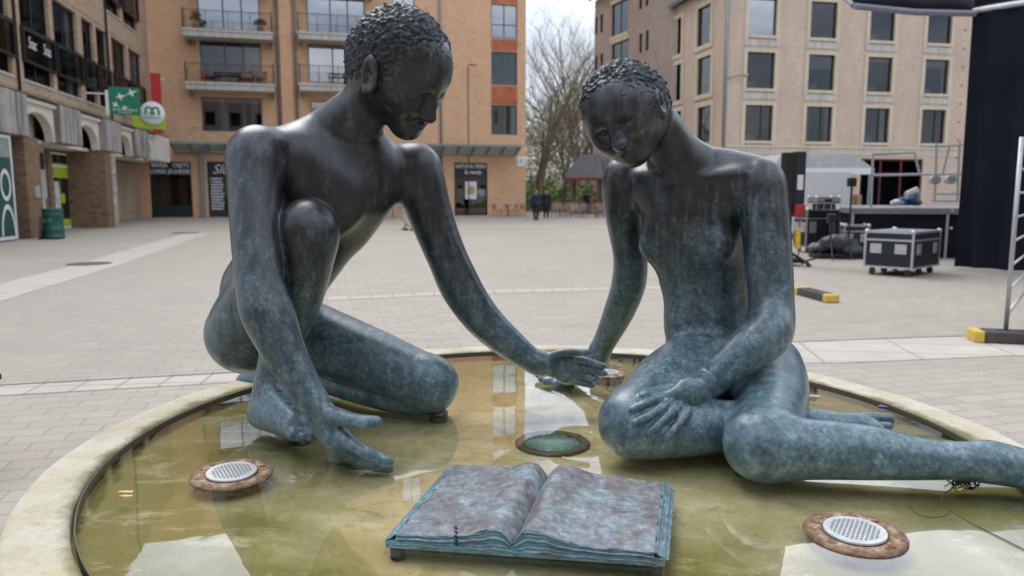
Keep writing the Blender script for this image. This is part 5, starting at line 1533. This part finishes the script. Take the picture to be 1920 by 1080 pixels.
for a, b in zip(P_, P_[1:]): m.quad((a[0], 118, 0), (b[0], 118, 0), b, a); m.quad(a, b, (b[0], 175, 0), (a[0], 175, 0))
tag(m.build('wooded_hill', WD.m), kind='structure')

# kiosk with dark roof
c = onz(1098, 405, 0); kx, ky = at(1098, 400, 58).x, 58
kio = thing('kiosk', 'small timber kiosk with steep dark roof and red eaves beside the far wing', 'kiosk', (kx, ky, 0), R(-12))
m = MB()
for x in (-1.0, 1.0):
    for y in (-.9, .9): mm = MB(); mm.box(x - .09, x + .09, y - .09, y + .09, 0, 2.55); mm.build('post', plain('kiosk_wood', (.16, .11, .08), .7), kio)
m = MB(); m.box(-1.35, 1.35, -1.25, 1.25, 2.55, 2.72); m.build('eaves', plain('kiosk_red', (.30, .05, .05), .6), kio)
m = MB(); m.v = [Vector(p) for p in ((-1.5, -1.4, 2.8), (1.5, -1.4, 2.8), (1.5, 1.4, 2.8), (-1.5, 1.4, 2.8), (-.5, 0, 4.5), (1.1, 0, 4.5))]; m.f = [(0, 1, 5, 4), (1, 2, 5), (2, 3, 4, 5), (3, 0, 4), (0, 3, 2, 1)]; m.build('roof', SLATE, kio)
m = MB(); m.box(-1.4, 1.4, -1.3, 1.3, 2.723, 2.798); m.build('gutter', plain('pale_gutter', (.5, .5, .5), .5), kio)
m = MB(); m.box(-.8, .8, -.7, .7, 0, 1.1, .02); m.build('counter', plain('kiosk_counter', (.20, .13, .10), .7), kio)

# ------------------------------------------------------------------ terrace chairs
def bistro(col, nm, lb, cat='chair', grp='bistro chairs on the far terrace'):
    o = thing('bistro_chair', lb, cat, (0, 0, 0), 0, grp); M_ = plain(nm, col, .6, 0, .3, .2, 8)
    for x in (-.19, .19):
        m = MB(); m.tube([(x, -.19, 0), (x * .95, -.18, .44)], .017, 6); m.build('leg', M_, o)
        m = MB(); m.tube([(x, .22, 0), (x * .97, .19, .44), (x * .9, .25, .86)], .017, 6); m.build('leg', M_, o)
    m = MB(); m.box(-.21, .21, -.21, .21, .44, .475, .012); m.build('seat', M_, o)
    m = MB(); pts = [(.19 * math.sin(a) / math.sin(1.2) , .19 + .05 * math.cos(a), .74 + .13 * math.cos(a * .9)) for a in np.linspace(-1.2, 1.2, 9)]; m.tube(pts, .02, 6); m.box(-.15, .15, .225, .245, .54, .78, .006); m.build('backrest', M_, o)
    return o
WOODC = (.30, .20, .15)
ch0 = bistro(WOODC, 'bistro_wood', 'brown wooden bistro chair in the crowded terrace right of the walkers')
ch1 = bistro((.36, .30, .27), 'bistro_pale', 'pale bistro chair in the crowded terrace right of the walkers')
random.seed(21); first = {0: True, 1: True}
def put(src, k, px, py, rz=None, label=None, group=None):
    p = onz(px, py, 0); o = src if first.get(k) else copy_tree(src); first[k] = False
    o.location = (p.x, p.y, 0); o.rotation_euler = (0, 0, random.uniform(0, 6.28) if rz is None else rz)
    if label: o['label'] = label
    if group: o['group'] = group
for i in range(26):
    k = i % 2; put((ch0, ch1)[k], k, 1036 + i * 4.6 + random.uniform(-2, 2), random.choice((401, 403.5, 406, 409)))
for i, px in enumerate((931, 944, 962, 975)):
    put(ch0, 0, px, 407, None, ('leftmost', 'second from left', 'third from left', 'rightmost')[i] + ' brown bistro chair against the orange wall below the parking plate', 'bistro chairs under the orange wall')
for px, py, wh in ((716, 405, 'leftmost'), (727, 409, 'middle'), (748, 410, 'rightmost')):
    put(ch1, 1, px, py, None, wh + ' pale bistro chair of those seen below the kneeling statue chest', 'bistro chairs framed by the kneeling statue')
def table(px, py, lb, dark=False):
    p = onz(px, py, 0); o = thing('bistro_table', lb, 'table', p, 0, 'round bistro tables on the far terrace')
    m = MB(); m.cyl((0, 0, 0), .35, .71, .74, 20); m.build('table_top', ANTH if dark else plain('bistro_pale', (.36, .30, .27)), o, False)
    m = MB(); m.cyl((0, 0, 0), .03, 0, .71, 8); m.cyl((0, 0, 0), .22, 0, .02, 14); m.build('pedestal', ANTH, o)
for px, py, wh in ((1050, 406, 'leftmost'), (1075, 404, 'second from left'), (1092, 407, 'third from left'), (1122, 406, 'rightmost')): table(px, py, wh + ' round bistro table among the chairs of the far terrace')
table(737, 407, 'dark round bistro table seen below the kneeling statue chest', True); table(953, 405, 'round bistro table against the orange wall', True)
# wooden crate counter in front of the food shop
p = onz(896, 404, 0); cr_ = thing('wooden_counter', 'pale plywood counter box in front of the food shop', 'counter', p, FC.rz)
m = MB(); m.box(-.62, .62, -.3, .3, .08, 1.12, .01); m.build('body', plain('plywood', (.58, .43, .20), .6, 0, .3, .1, 3), cr_)
m = MB(); m.box(-.66, .66, -.33, .33, 1.122, 1.16); m.build('top', plain('plywood_top', (.55, .44, .26), .6), cr_)
for x in (-.3, 0, .3): m = MB(); m.box(x - .012, x + .012, -.308, -.302, .1, 1.1); m.build('batten', plain('batten', (.35, .24, .11), .7), cr_)
for x in (-.5, .5): m = MB(); m.box(x - .05, x + .05, -.25, .25, 0, .078); m.build('skid', BLK, cr_)
for i, (px, lb) in enumerate(((860, 'dark planter of grey shrubs left of the plywood counter'), (842, 'brown barrel planter at the left edge of the food shop'))):
    p = onz(px, 404, 0); o = thing('planter', lb, 'planter', p); m = MB(); m.lathe([(.0001, 0), (.24, 0), (.30, .55), (.26, .55), (.25, .5), (.0001, .5)], n=18); m.build('tub', plain('tub_%d' % i, ((.12, .12, .13), (.16, .09, .06))[i], .6), o, True)
    m = MB(); leaf_clump(m, (0, 0, .8), .38, 240, .07); m.build('foliage', plain('grey_shrub', (.13, .15, .12), .8, 0, .2, .4), o)

# ------------------------------------------------------------------ people far off
def person(px, py, h, rz, label, top, legs, hairc, legw=1.0, stride=.12, skirt=False, bag=None, group=None, headless=False):
    g = onz(px, py, 0); o = thing('person', label, 'person', g, rz, group)
    f = Field((-.45, -.40, -.02), (.45, .40, h + .06), .018); s = h / 1.75
    def S_(x, y, z): return np.array((x * s, y * s, z * s), np.float32)
    for sg in (-1, 1):
        st = stride * sg
        f.chain([(S_(.09 * sg, 0, .92), .085 * s), (S_(.095 * sg, -st * .6, .50), .062 * s), (S_(.095 * sg, st * .2 + st * .9, .10), .042 * s)], .03)
        f.cone(S_(.095 * sg, st * 1.1, .05), S_(.10 * sg, st * 1.1 - .15, .035), .042 * s, .035 * s, .02)
        f.chain([(S_(.19 * sg, 0, 1.40), .055 * s), (S_(.24 * sg, .03, 1.12), .045 * s), (S_(.24 * sg, -.06 - st * .5, .86), .033 * s)], .03)
        f.cone(S_(.24 * sg, -.06 - st * .5, .84), S_(.24 * sg, -.08 - st * .5, .74), .03 * s, .022 * s, .01)
        for q in (-.02, -.007, .006, .02): f.cone(S_(.24 * sg + q * .6, -.08 - st * .5 + q, .75), S_(.24 * sg + q * .6, -.09 - st * .5 + q, .69), .010 * s, .008 * s, .006)
    f.cone(S_(0, 0, 1.36), S_(0, 0, 1.0), .165 * s, .135 * s, .05, ((0, 1, 0), 1.5)); f.cone(S_(-.15, 0, 1.40), S_(.15, 0, 1.40), .06 * s, .06 * s, .05)
    f.cone(S_(0, 0, .98), S_(0, 0, .90), .15 * s, .15 * s, .05, ((0, 1, 0), 1.3)); f.cone(S_(0, 0, 1.44), S_(0, -.01, 1.56), .055 * s, .05 * s, .03)
    f.ell(S_(0, -.015, 1.645), (.075 * s, .095 * s, .115 * s), None, .02); f.ell(S_(0, -.11, 1.63), (.014, .02, .02), None, .012)
    P, F = f.mesh(1)
    skin = plain('far_skin', (.42, .27, .20), .6)
    b = np_mesh('body', P, F, skin, o)
    b.data.materials.append(legs)
    # clothes: shells around the body, cut at waist, cuffs and hem
    def shell(name, m_, zlo, zhi, off, armcut=None):
        fa_ = Field(f.lo, f.lo + np.array(f.dim) * f.vox - f.vox, f.vox); fa_.a = f.a - off; Z = fa_.lo[2] + fa_.vox * np.arange(fa_.dim[2])[None, None, :]
        fa_.a = np.maximum(fa_.a, np.maximum(zlo * s - Z, Z - zhi * s)).astype(np.float32); P, F = fa_.mesh(1); return np_mesh(name, P, F, m_, o)
    shell('trousers', legs, .06, .98, .018); tp = shell('jacket', top, .90 if not skirt else .62, 1.50, .028)
    h_ = MB(); h_.blob((0, .02 * s, 1.675 * s), (.092 * s, .105 * s, .115 * s), 3, .02)
    if skirt: h_.blob((0, .07 * s, 1.56 * s), (.085 * s, .06 * s, .14 * s), 2, .03)
    h_.build('hair', hairc, o, True)
    for sg in (-1, 1):
        m = MB(); y = stride * sg * 1.1; m.box((.095 * sg - .05) * s, (.095 * sg + .05) * s, (y - .19) * s, (y + .08) * s, 0, .08, .03); m.build('shoe', BLK, o, True)
    if bag: m = MB(); m.box(-.14, .14, .12, .27, 1.02, 1.42, .05); m.build('backpack', bag, o, True)
    return o
NAVY = plain('navy_jacket', (.018, .022, .055), .8); DK = plain('black_cloth', (.014, .014, .02), .85); BEI = plain('cream_trousers', (.50, .44, .34), .85); HR = plain('dark_hair', (.03, .02, .018), .7); BR = plain('bag_maroon', (.055, .02, .025), .7)
person(1005, 413, 1.72, 0.15, 'person in dark jacket with backpack walking away across the square, left of the pair', NAVY, DK, HR, bag=BR)
person(1024, 409, 1.74, -.2, 'person in long black coat walking beside the one with the backpack', DK, DK, HR, skirt=True)
person(765, 432, 1.78, 1.4, 'person in navy top and cream trousers walking, seen under the kneeling statue arm', NAVY, BEI, HR, stride=.18)
person(1099, 401, 1.7, 2.2, 'person in dark clothes standing at the counter of the timber kiosk', DK, DK, HR, stride=.03)

# ------------------------------------------------------------------ litter bin
g = onz(102, 448, 0); o = thing('litter_bin', 'green metal barrel litter bin beside the brick pier', 'bin', g)
BING = NT('bin_green'); v = BING.coord(); BING.bsdf(BING.mix(BING.ramp(BING.noise(v, 9, 6, .7), [(.5, 0), (.72, .5)]), (.008, .085, .070), (.05, .12, .09)), .42, 0, .5); BING = BING.m
m = MB(); m.lathe([(.0001, .02), (.31, .02), (.325, .05), (.325, .10), (.305, .12), (.305, .28), (.32, .30), (.305, .32), (.30, .76), (.315, .78), (.30, .80), (.30, .95), (.315, .98), (.30, 1.0), (.27, 1.0), (.26, .93), (.0001, .93)], n=40); m.build('barrel', BING, o, True)
m = MB(); m.lathe([(.0001, .931), (.25, .935)], n=24); m.build('opening', BLACK, o)
tx = text_mesh('graffiti', 'ALTS', .17, plain('paint_scrawl', (.25, .42, .38), .7), o, (-.03, -.33, .62), (math.pi / 2, 0, R(0)), .002, shear=.3)
o2 = thing('folded_board', 'warped brown board leaning between the bin and the brick pier', 'board', onz(74, 449, 0), .3)
m = MB(); m.prism([(0, 0), (.05, 0), (.14, .35), (.16, .75), (.10, .75), (.07, .35)], -.2, .2); m.build('board', plain('scorched_board', (.09, .065, .045), .8, 0, .3, .5), o2)
m = MB(); m.box(.02, .05, -.17, .17, .30, .34); m.build('batten', plain('batten', (.35, .24, .11), .7), o2)

# ------------------------------------------------------------------ stage
CASEB = plain('case_black', (.016, .020, .030), .55, 0, .4, .2); ALU = plain('aluminium', (.52, .53, .55), .38, .7, .5, .12, 12); SKIRT = plain('stage_black_cloth', (.010, .012, .020), .9, 0, .2, .35, 1.2)
MET = plain('galvanised_tube', (.42, .44, .46), .45, .6, .5, .12, 10)
st = thing('stage', 'raised black concert stage with grey deck edge on the right', 'stage', (8.0, 17.6, 0), R(-14))
m = MB(); m.box(0, 8.5, .04, 5, .03, 1.0); m.build('skirt', SKIRT, st)
m = MB(); m.box(-.05, 8.6, -.02, 5.2, 1.003, 1.14, .01); m.build('deck', plain('deck_grey', (.20, .205, .21), .6), st)
for x in (.0, 2.0): m = MB(); m.tube([(x, -.02, 0), (x, -.02, 1.0)], .03, 8); m.build('leg', MET, st)
# black drape tower and canopy roof
def sheet(name, pts, z0, z1, amp, mat_, par, n=60, loc=None):
    """hanging cloth with folds along a ground line"""
    P_ = [Vector(p) for p in pts]; V = []; Fc = []; N = 0
    for a, b in zip(P_, P_[1:]):
        t_ = (b - a).normalized(); nn = Vector((-t_.y, t_.x, 0)); k = max(6, int((b - a).length * 14))
        for i in range(k):
            q = a + (b - a) * i / k
            for j in range(9):
                zz = z0 + (z1 - z0) * j / 8; off = amp * (math.sin(i * .9) + .5 * math.sin(i * .37 + j * .4)) * (1 - .6 * j / 8)
                V.append(Vector((q.x, q.y, zz)) + nn * off)
            N += 1
    for i in range(N - 1):
        for j in range(8): Fc.append((i * 9 + j, (i + 1) * 9 + j, (i + 1) * 9 + j + 1, i * 9 + j + 1))
    return link_mesh(name, V, Fc, mat_, par, True)
dp = thing('drape_tower', 'tall black fabric wall of the stage at the right edge', 'drape', (8.68, 14.6, 0), 0)
pl_ = [(0, 0, 0), (1.45, -1.55, 0), (4.6, -4.6, 0)]
sheet('drape', [(0, 0, 0), (1.45, -1.55, 0), (4.6, -4.6, 0)], .05, 4.86, .09, SKIRT, dp)
for k in range(12):
    m = MB(); z = .8 + k * .34; m.blob((-.10, .02, z), (.035, .02, .03), 1); m.build('eyelet', plain('eyelet_brass', (.45, .42, .30), .4, .5), dp)
m = MB()
m.tube([(-.02, -.02, 4.88), (1.5, -1.62, 4.88), (4.6, -4.65, 4.9)], .055, 8); m.build('top_tube', ALU, dp)
rf = thing('stage_roof', 'sagging black stage canopy with silver edge at the top right corner', 'canopy', (8.68, 14.6, 4.9), 0)
V = []; Fc = []; nx_, ny_ = 26, 14
_o = Vector((8.68, 14.6, 4.9)); c0, c1 = at(1600, 10, 14.0) - _o, at(1826, 24, 14.55) - _o; c2, c3 = Vector((6.5, 5.0, 1.9)), Vector((-.5, 6.5, 2.6))
for i in range(nx_):
    for j in range(ny_):
        a, b = i / (nx_ - 1), j / (ny_ - 1); p = (c0 * (1 - a) + c1 * a) * (1 - b) + (c3 * (1 - a) + c2 * a) * b
        p = p + Vector((0, 0, -.10 * math.sin(math.pi * a) * math.sin(math.pi * b) + .03 * math.sin(a * 19 + b * 7) * math.sin(b * 9)))
        V.append(p)
V += [p + Vector((0, 0, .35)) for p in V[:nx_ * ny_]]
K = nx_ * ny_
for i in range(nx_ - 1):
    for j in range(ny_ - 1):
        q = (i * ny_ + j, (i + 1) * ny_ + j, (i + 1) * ny_ + j + 1, i * ny_ + j + 1); Fc.append(q); Fc.append(tuple(K + x for x in q[::-1]))
for i in range(nx_ - 1): Fc.append((i * ny_, K + i * ny_, K + (i + 1) * ny_, (i + 1) * ny_))
for j in range(ny_ - 1): Fc.append((j, j + 1, K + j + 1, K + j))
link_mesh('fabric', V, Fc, plain('canopy_black', (.018, .019, .032), .5, 0, .5, .4, 2), rf, True)
m = MB(); m.tube([c0 + Vector((0, -.03, -.02)), c0 * .5 + c1 * .5 + Vector((0, -.03, -.06)), c1 + Vector((0, -.03, -.02))], .06, 8); m.build('edge_tube', plain('canopy_edge', (.20, .21, .27), .5), rf)
m = MB(); m.tube([c0, c3], .05, 8); m.build('side_tube', plain('canopy_edge', (.20, .21, .27), .5), rf)

# flight case on castors
def flight_case(loc, rz, L_, W_, H_, label, grp=None):
    o = thing('flight_case', label, 'flight case', loc, rz, grp); z0, z1 = .14, .14 + H_; t_ = .035
    m = MB(); m.box(-L_ / 2 + .01, L_ / 2 - .01, -W_ / 2 + .01, W_ / 2 - .01, z0 + .01, z1 - .012); m.build('panel', CASEB, o)
    m = MB()
    for x in (-L_ / 2, L_ / 2 - t_):
        for y in (-W_ / 2, W_ / 2 - t_): m.box(x, x + t_, y, y + t_, z0, z1)
    for z in (z0, z1 - t_, z0 + H_ * .74):
        for y in (-W_ / 2 + .001, W_ / 2 - t_ - .001): m.box(-L_ / 2 + t_, L_ / 2 - t_, y, y + t_, z + .001, z + t_ - .001)
        for x in (-L_ / 2 + .001, L_ / 2 - t_ - .001): m.box(x, x + t_, -W_ / 2 + t_, W_ / 2 - t_, z + .001, z + t_ - .001)
    m.build('edge_frame', ALU, o)
    m = MB(); m.box(-L_ / 2 + .002, L_ / 2 - .002, -W_ / 2 + .002, W_ / 2 - .002, z1 - .008, z1 + .004); m.build('lid', plain('lid_grey', (.22, .24, .28), .4, .2), o)
    for x in (-L_ / 2 + .03, L_ / 2 - .03):
        for y in (-W_ / 2 + .03, W_ / 2 - .03):
            m = MB(); m.blob((x, y, z1 - .01), .05, 2); m.build('ball_corner', ALU, o, True)
    for x in (-L_ * .3, L_ * .3):
        m = MB(); m.box(x - .09, x + .09, -W_ / 2 - .006, -W_ / 2 + .012, z0 + H_ * .38, z0 + H_ * .68, .004); m.build('latch', ALU, o)
        m = MB(); m.box(x - .06, x + .06, -W_ / 2 - .014, -W_ / 2 - .005, z0 + H_ * .44, z0 + H_ * .60, .004); m.build('handle', MET, o)
    for y in (-W_ * .25, W_ * .25):
        for sx_ in (-1, 1): m = MB(); m.box(sx_ * L_ / 2 - .012, sx_ * L_ / 2 + .012, y - .10, y + .10, z0 + H_ * .40, z0 + H_ * .66, .004); m.build('handle', ALU, o)
    for x in (-L_ / 2 + .12, 0, L_ / 2 - .12):
        for y in (-W_ / 2 + .12, W_ / 2 - .12):
            m = MB(); m.tube([(x - .02, y, .055), (x + .02, y, .055)], .055, 14); m.box(x - .03, x + .03, y - .035, y + .035, .09, .138); m.build('castor', plain('castor_dark', (.05, .05, .055), .5), o)
    return o
flight_case((7.20, 13.75, 0), R(42), 1.30, .85, .66, 'big black flight case with aluminium edges standing on castors by the stage')
# fence panel on its foot, lone fence foot
def foot(name, A, B, label, w_=.22, h_=.115):
    A = Vector(A); B = Vector(B); d = B - A; o = thing(name, label, 'ballast block', (A.x, A.y, 0), math.atan2(d.y, d.x)); L_ = d.length
    m = MB(); m.box(.10, L_ - .10, -w_ / 2, w_ / 2, 0, h_, .02); m.build('block', plain('recycled_rubber', (.075, .072, .070), .8, 0, .3, .3, 9), o)
    for x in (0, L_ - .10): m = MB(); m.box(x, x + .10, -w_ / 2 - .002, w_ / 2 + .002, 0, h_ + .002, .02); m.build('yellow_end', plain('yellow_end', (.62, .43, .08), .6, 0, .3, .15, 9), o)
    for x in (.25, .45, L_ - .4): m = MB(); m.lathe([(.03, h_ + .003), (.0001, h_ + .003)], (x, 0, 0), 14); m.build('socket', BLACK, o)
    return o
a_, b_ = onz(1500, 551, 0), onz(1561, 568, 0)
foot('ballast_block', (a_.x, a_.y), (b_.x, b_.y), 'lone grey rubber fence foot with yellow ends lying on the paving', .20, .11)
a_, b_ = onz(1818, 639, 0), onz(1975, 646, 0)
foot('ballast_block', (a_.x, a_.y), (b_.x, b_.y), 'grey rubber fence foot with yellow end carrying the fence panel at the right edge', .24, .12)
g = onz(1884, 641, 0); fn = thing('site_fence', 'galvanised site fence panel standing in its rubber foot at the right edge', 'fence', (g.x, g.y, .0), R(52))
m = MB(); m.tube([(0, 0, .08), (0, 0, 2.0)], .021, 12); m.build('post', MET, fn, True)
m = MB(); m.tube([(0, 0, 1.95), (3.3, 0, 1.95)], .019, 10); m.build('top_rail', MET, fn, True)
m = MB(); m.tube([(0, 0, .28), (3.3, 0, .28)], .019, 10); m.build('bottom_rail', MET, fn, True)
m = MB()
for i in range(1, 7): m = MB(); m.tube([(.02, 0, .28 + i * .238), (3.3, 0, .28 + i * .238)], .012, 8); m.build('rung', MET, fn, True)
m = MB(); m.tube([(.11, .0, .08), (.11, 0, 1.95)], .012, 8); m.build('inner_post', MET, fn, True)
m = MB(); m.tube([(0, 0, 1.80), (.14, 0, 1.95)], .012, 8); m.build('brace', MET, fn)
m = MB(); m.tube([(0, 0, .45), (.12, 0, .28)], .012, 8); m.build('brace', MET, fn)

# towers, racks and gear beside the stage
lf_ = thing('lifting_tower', 'black telescopic lifting tower with outrigger legs behind the seated statue shoulder', 'lift', onz(1482, 497, 0), R(8))
m = MB(); m.box(-.26, -.06, -.1, .1, .12, 2.3, .01); m.build('mast', BLK, lf_)
m = MB(); m.box(-.04, .20, -.08, .08, 1.05, 2.32, .01); m.build('carriage', plain('lift_black', (.022, .022, .03), .4), lf_)
m = MB(); m.box(.02, .14, -.1, -.082, 1.55, 1.85); m.build('paper_notice', WHITE, lf_)
m = MB(); m.box(-.02, .20, -.16, .06, 1.0, 1.26, .04); m.build('winch', plain('winch_red', (.35, .03, .03), .5), lf_)
m = MB(); m.box(.03, .12, -.14, -.06, .35, .78, .01); m.build('warning_post', plain('warn_yellow', (.70, .48, .04), .5), lf_)
m = MB(); m.tube([(.15, -.02, .1), (.16, -.02, 1.0)], .02, 6); m.build('strut', MET, lf_)
for a in (.4, 2.1, 3.6, 5.2):
    m = MB(); m.tube([(-.08, 0, .30), (-.08 + math.cos(a) * .5, math.sin(a) * .5, .06)], .03, 6); m.blob((-.08 + math.cos(a) * .5, math.sin(a) * .5, .035), (.06, .06, .035), 1); m.build('outrigger', BLK, lf_)
m = MB(); m.box(-.30, .18, -.22, .22, .06, .14, .01); m.build('base', BLK, lf_)

tn = thing('market_stall', 'white market stall with grey canvas roof in front of the beige building', 'stall', at(1540, 400, 30) * 1, 0); tn.location.z = 0
zt_ = at(1500, 292, 30).z; zb_ = at(1500, 318, 30).z
m = MB(); xl, xr, xt = at(1430, 300, 30).x - tn.location.x, at(1612, 300, 30).x - tn.location.x, at(1575, 300, 30).x - tn.location.x
m.prism([(xl, zb_), (xr, zb_), (xt, zt_), (xl + .3, zt_)], -1.2, 1.6); m.build('canvas_roof', plain('grey_canvas', (.42, .44, .47), .7), tn)
m = MB(); m.box(xl, xr, -1.24, -1.202, zb_ - .22, zb_ + .02); m.build('valance', WHITE, tn)
for x in (xl + .1, 0.1, xr - .1): m = MB(); m.tube([(x, -1.1, 0), (x, -1.1, zb_)], .035, 8); m.build('pole', MET, tn)
vn = thing('white_van', 'white delivery van parked behind the lifting tower', 'van', at(1515, 400, 26), R(75)); vn.location.z = 0
m = MB(); m.prism([(-2.4, .35), (2.3, .35), (2.35, 1.0), (1.75, 1.25), (1.25, 2.05), (-2.35, 2.15)], -.95, .95); m.build('body', WHITE, vn)
m = MB(); m.prism([(1.80, 1.27), (1.30, 2.0), (1.33, 2.02), (1.83, 1.29)], -.8, .8); m.build('windscreen', GLASS, vn)
for x in (-1.5, 1.5):
    for y in (-.92, .92): m = MB(); m.tube([(x, y - .1, .33), (x, y + .1, .33)], .33, 20); m.build('wheel', BLK, vn)
for y in (-.7, .7): m = MB(); m.box(2.30, 2.36, y - .14, y + .14, .72, .88, .02); m.build('headlight', GLASS, vn)
bx = thing('plywood_crate', 'tall orange brown plywood crate under the right end of the market stall', 'crate', at(1582, 400, 24), 0); bx.location.z = 0
m = MB(); m.box(-.42, .42, -.3, .3, .05, 1.45, .01); m.build('body', plain('orange_ply', (.42, .24, .12), .6), bx)
for x in (-.3, 0, .3): m = MB(); m.box(x - .05, x + .05, -.33, -.302, .05, 1.45); m.build('batten', plain('pale_batten', (.45, .36, .25), .6), bx)
for x in (-.38, .30): m = MB(); m.box(x, x + .08, -.3, .3, 0, .048); m.build('skid', BLK, bx)
flight_case((at(1528, 470, 19.0).x, 19.0, 0), R(10), .9, .6, .95, 'tall black flight case with grey lid beside the lifting tower', 'black cases beside the stage')
flight_case((at(1572, 470, 20.0).x, 20.0, 0), R(-6), .95, .6, .75, 'black flight case left of the stage deck, partly under the tarpaulin', 'black cases beside the stage')
o = thing('tarpaulin_heap', 'heap of dark grey tarpaulin over gear left of the stage', 'tarpaulin', at(1572, 440, 17.2), 0); o.location.z = 0
f = Field((-.8, -.5, -.05), (.8, .5, 1.0), .03); random.seed(3)
for i in range(9): f.ell((random.uniform(-.35, .35), random.uniform(-.2, .2), random.uniform(.15, .42)), (random.uniform(.25, .45), random.uniform(.15, .25), random.uniform(.08, .18)), None, .06)
P, F = f.mesh(1); P = P + np.sin(P[:, [1, 2, 0]] * 23) * .015; np_mesh('sheet', P, F, plain('tarp_grey', (.055, .062, .075), .5, 0, .5, .4, 4), o)
m = MB(); m.box(-.55, .5, -.3, .3, 0, .12, .02); m.build('pallet', BLK, o)
rk = thing('scaffold_frame', 'grey steel scaffold rail standing along the stage deck', 'scaffold', (8.3, 17.8, 1.14), R(-10))
def rod(par, a, b, r=.028, name='tube'): m = MB(); m.tube([a, b], r, 8); m.build(name, MET, par)
def pr(px, py): p = at(px, py, 17.9); return (p.x - 8.3, 0.0, p.z - 1.14)
for a, b in (((1628, 392), (1632, 290)), ((1632, 329), (1810, 326)), ((1632, 290), (1705, 287)), ((1712, 326), (1704, 287)), ((1738, 376), (1742, 270)), ((1776, 376), (1781, 268)), ((1735, 276), (1808, 273)), ((1735, 363), (1780, 363)), ((1735, 376), (1778, 376)), ((1752, 326), (1764, 275))): rod(rk, pr(*a), pr(*b))
for i, (px, py) in enumerate(((1738, 338), (1764, 338))):
    p = pr(px, py); m = MB(); m.tube([(p[0], -.12, p[2]), (p[0], .12, p[2])], .10, 14); m.build('spotlight', ALU, rk)
o = thing('cable_bundle', 'pile of white and blue cables and cloth on the stage deck', 'cables', at(1705, 385, 18.0), 0); o.location.z = 1.14
random.seed(6)
for k, (c_, nm) in enumerate((((.6, .6, .62), 'white_cloth'), ((.05, .18, .5), 'blue_cloth'), ((.10, .10, .12), 'black_cloth_pile'))):
    m = MB()
    for i in range(3): m.blob((k * .22 - .3 + random.uniform(-.1, .1), random.uniform(-.1, .1), .08 + random.uniform(0, .12)), (.13, .10, .07), 2, .08)
    m.build(nm, plain(nm, c_, .7), o, True)
o = thing('spot_lamp', 'white stage spotlight lying on the stage deck beside the frame', 'lamp', at(1712, 360, 17.7), 0); o.location.z = 1.25
m = MB(); m.tube([(-.16, 0, .18), (.1, 0, .26)], [.09, .13], 14); m.build('housing', ALU, o); m = MB(); m.tube([(0, -.14, 0), (0, -.14, .2), (0, .14, .2), (0, .14, 0)], .015, 6); m.build('yoke', BLK, o)

# dark bench end at the far left edge of the square
g = onz(-6, 890, 0); o = thing('bench', 'dark steel bench end just inside the left edge', 'bench', (g.x - .02, g.y, 0), 0)
m = MB(); m.tube([(-.30, 0, .46), (-.06, 0, .46), (.0, 0, .40), (.04, 0, .34)], .012, 8); m.box(-.5, -.05, -.2, .2, .462, .49); m.build('seat', ANTH, o)
for x in (-.46, -.14):
    for y in (-.15, .15): m = MB(); m.tube([(x, y, 0), (x, y, .46)], .015, 8); m.build('leg', ANTH, o)

# ------------------------------------------------------------------ the side of the square behind the viewer (seen only in panes and bronze)
FBk = Facade((26, -17), (-26, -15), 'brick_terrace', 'brick terrace closing the near side of the square behind the viewer')
hh = [(2 + i * 3.4, 3.4 + i * 3.4, z, z + 1.9) for i in range(14) for z in (1.0, 4.6, 8.0, 11.2)]
m = MB(); wall_mesh(m, 0, FBk.len, 0, 14.5, hh, .25); m.quad((0, 0, 14.5), (FBk.len, 0, 14.5), (FBk.len, 8, 17), (0, 8, 17)); m.build('wall', BR_GY, FBk.o)
m = MB(); m.box(.1, FBk.len - .1, .8, .85, 0, 14.3); m.build('interior', DARKIN, FBk.o)
FRt = Facade((24, 8), (22, -17), 'brick_wing', 'brick wing on the right side of the square out of the picture')
hh = [(2 + i * 3.4, 3.4 + i * 3.4, z, z + 1.9) for i in range(6) for z in (1.0, 4.6, 8.0, 11.2)]
m = MB(); wall_mesh(m, 0, FRt.len, 0, 14, hh, .25); m.build('wall', BR_PK, FRt.o)
m = MB(); m.box(.1, FRt.len - .1, .8, .85, 0, 13.8); m.build('interior', DARKIN, FRt.o)
# more gear in the dark corner of the stage
flight_case((at(1612, 470, 17.0).x, 17.3, 0), R(-14), .55, .5, .62, 'small black flight case tight against the stage leg', 'black cases beside the stage')
o = flight_case((at(1534, 470, 18.6).x, 18.4, 1.09), R(4), .62, .45, .16, 'flat black case lying on top of the tall case beside the lifting tower', 'black cases beside the stage')
for px, Y, h_, lb in ((1590, 17.0, 1.75, 'thin black light stand left of the stage deck'), (1556, 16.6, .95, 'short black stand in front of the tarpaulin heap')):
    p = at(px, 470, Y); o = thing('light_stand', lb, 'stand', (p.x, Y, 0))
    m = MB(); m.tube([(0, 0, .35), (0, 0, h_)], .022, 8); m.build('pole', BLK, o)
    for a in (.3, 2.4, 4.5): m = MB(); m.tube([(0, 0, .5), (math.cos(a) * .35, math.sin(a) * .35, .01)], .014, 6); m.build('leg', BLK, o)
    m = MB(); m.box(-.09, .09, -.07, .07, h_ - .12, h_ + .08, .02); m.build('head', BLK, o)
o = thing('cable', 'black cable snaking over the paving between the gear and the stage', 'cable', onz(1560, 480, 0))
m = MB(); b_ = Vector(o.location); m.tube([onz(px, py, .015) - b_ for px, py in ((1500, 492), (1530, 484), (1560, 481), (1600, 484), (1640, 478), (1680, 484))], .02, 6); m.build('sheath', BLK, o, True)
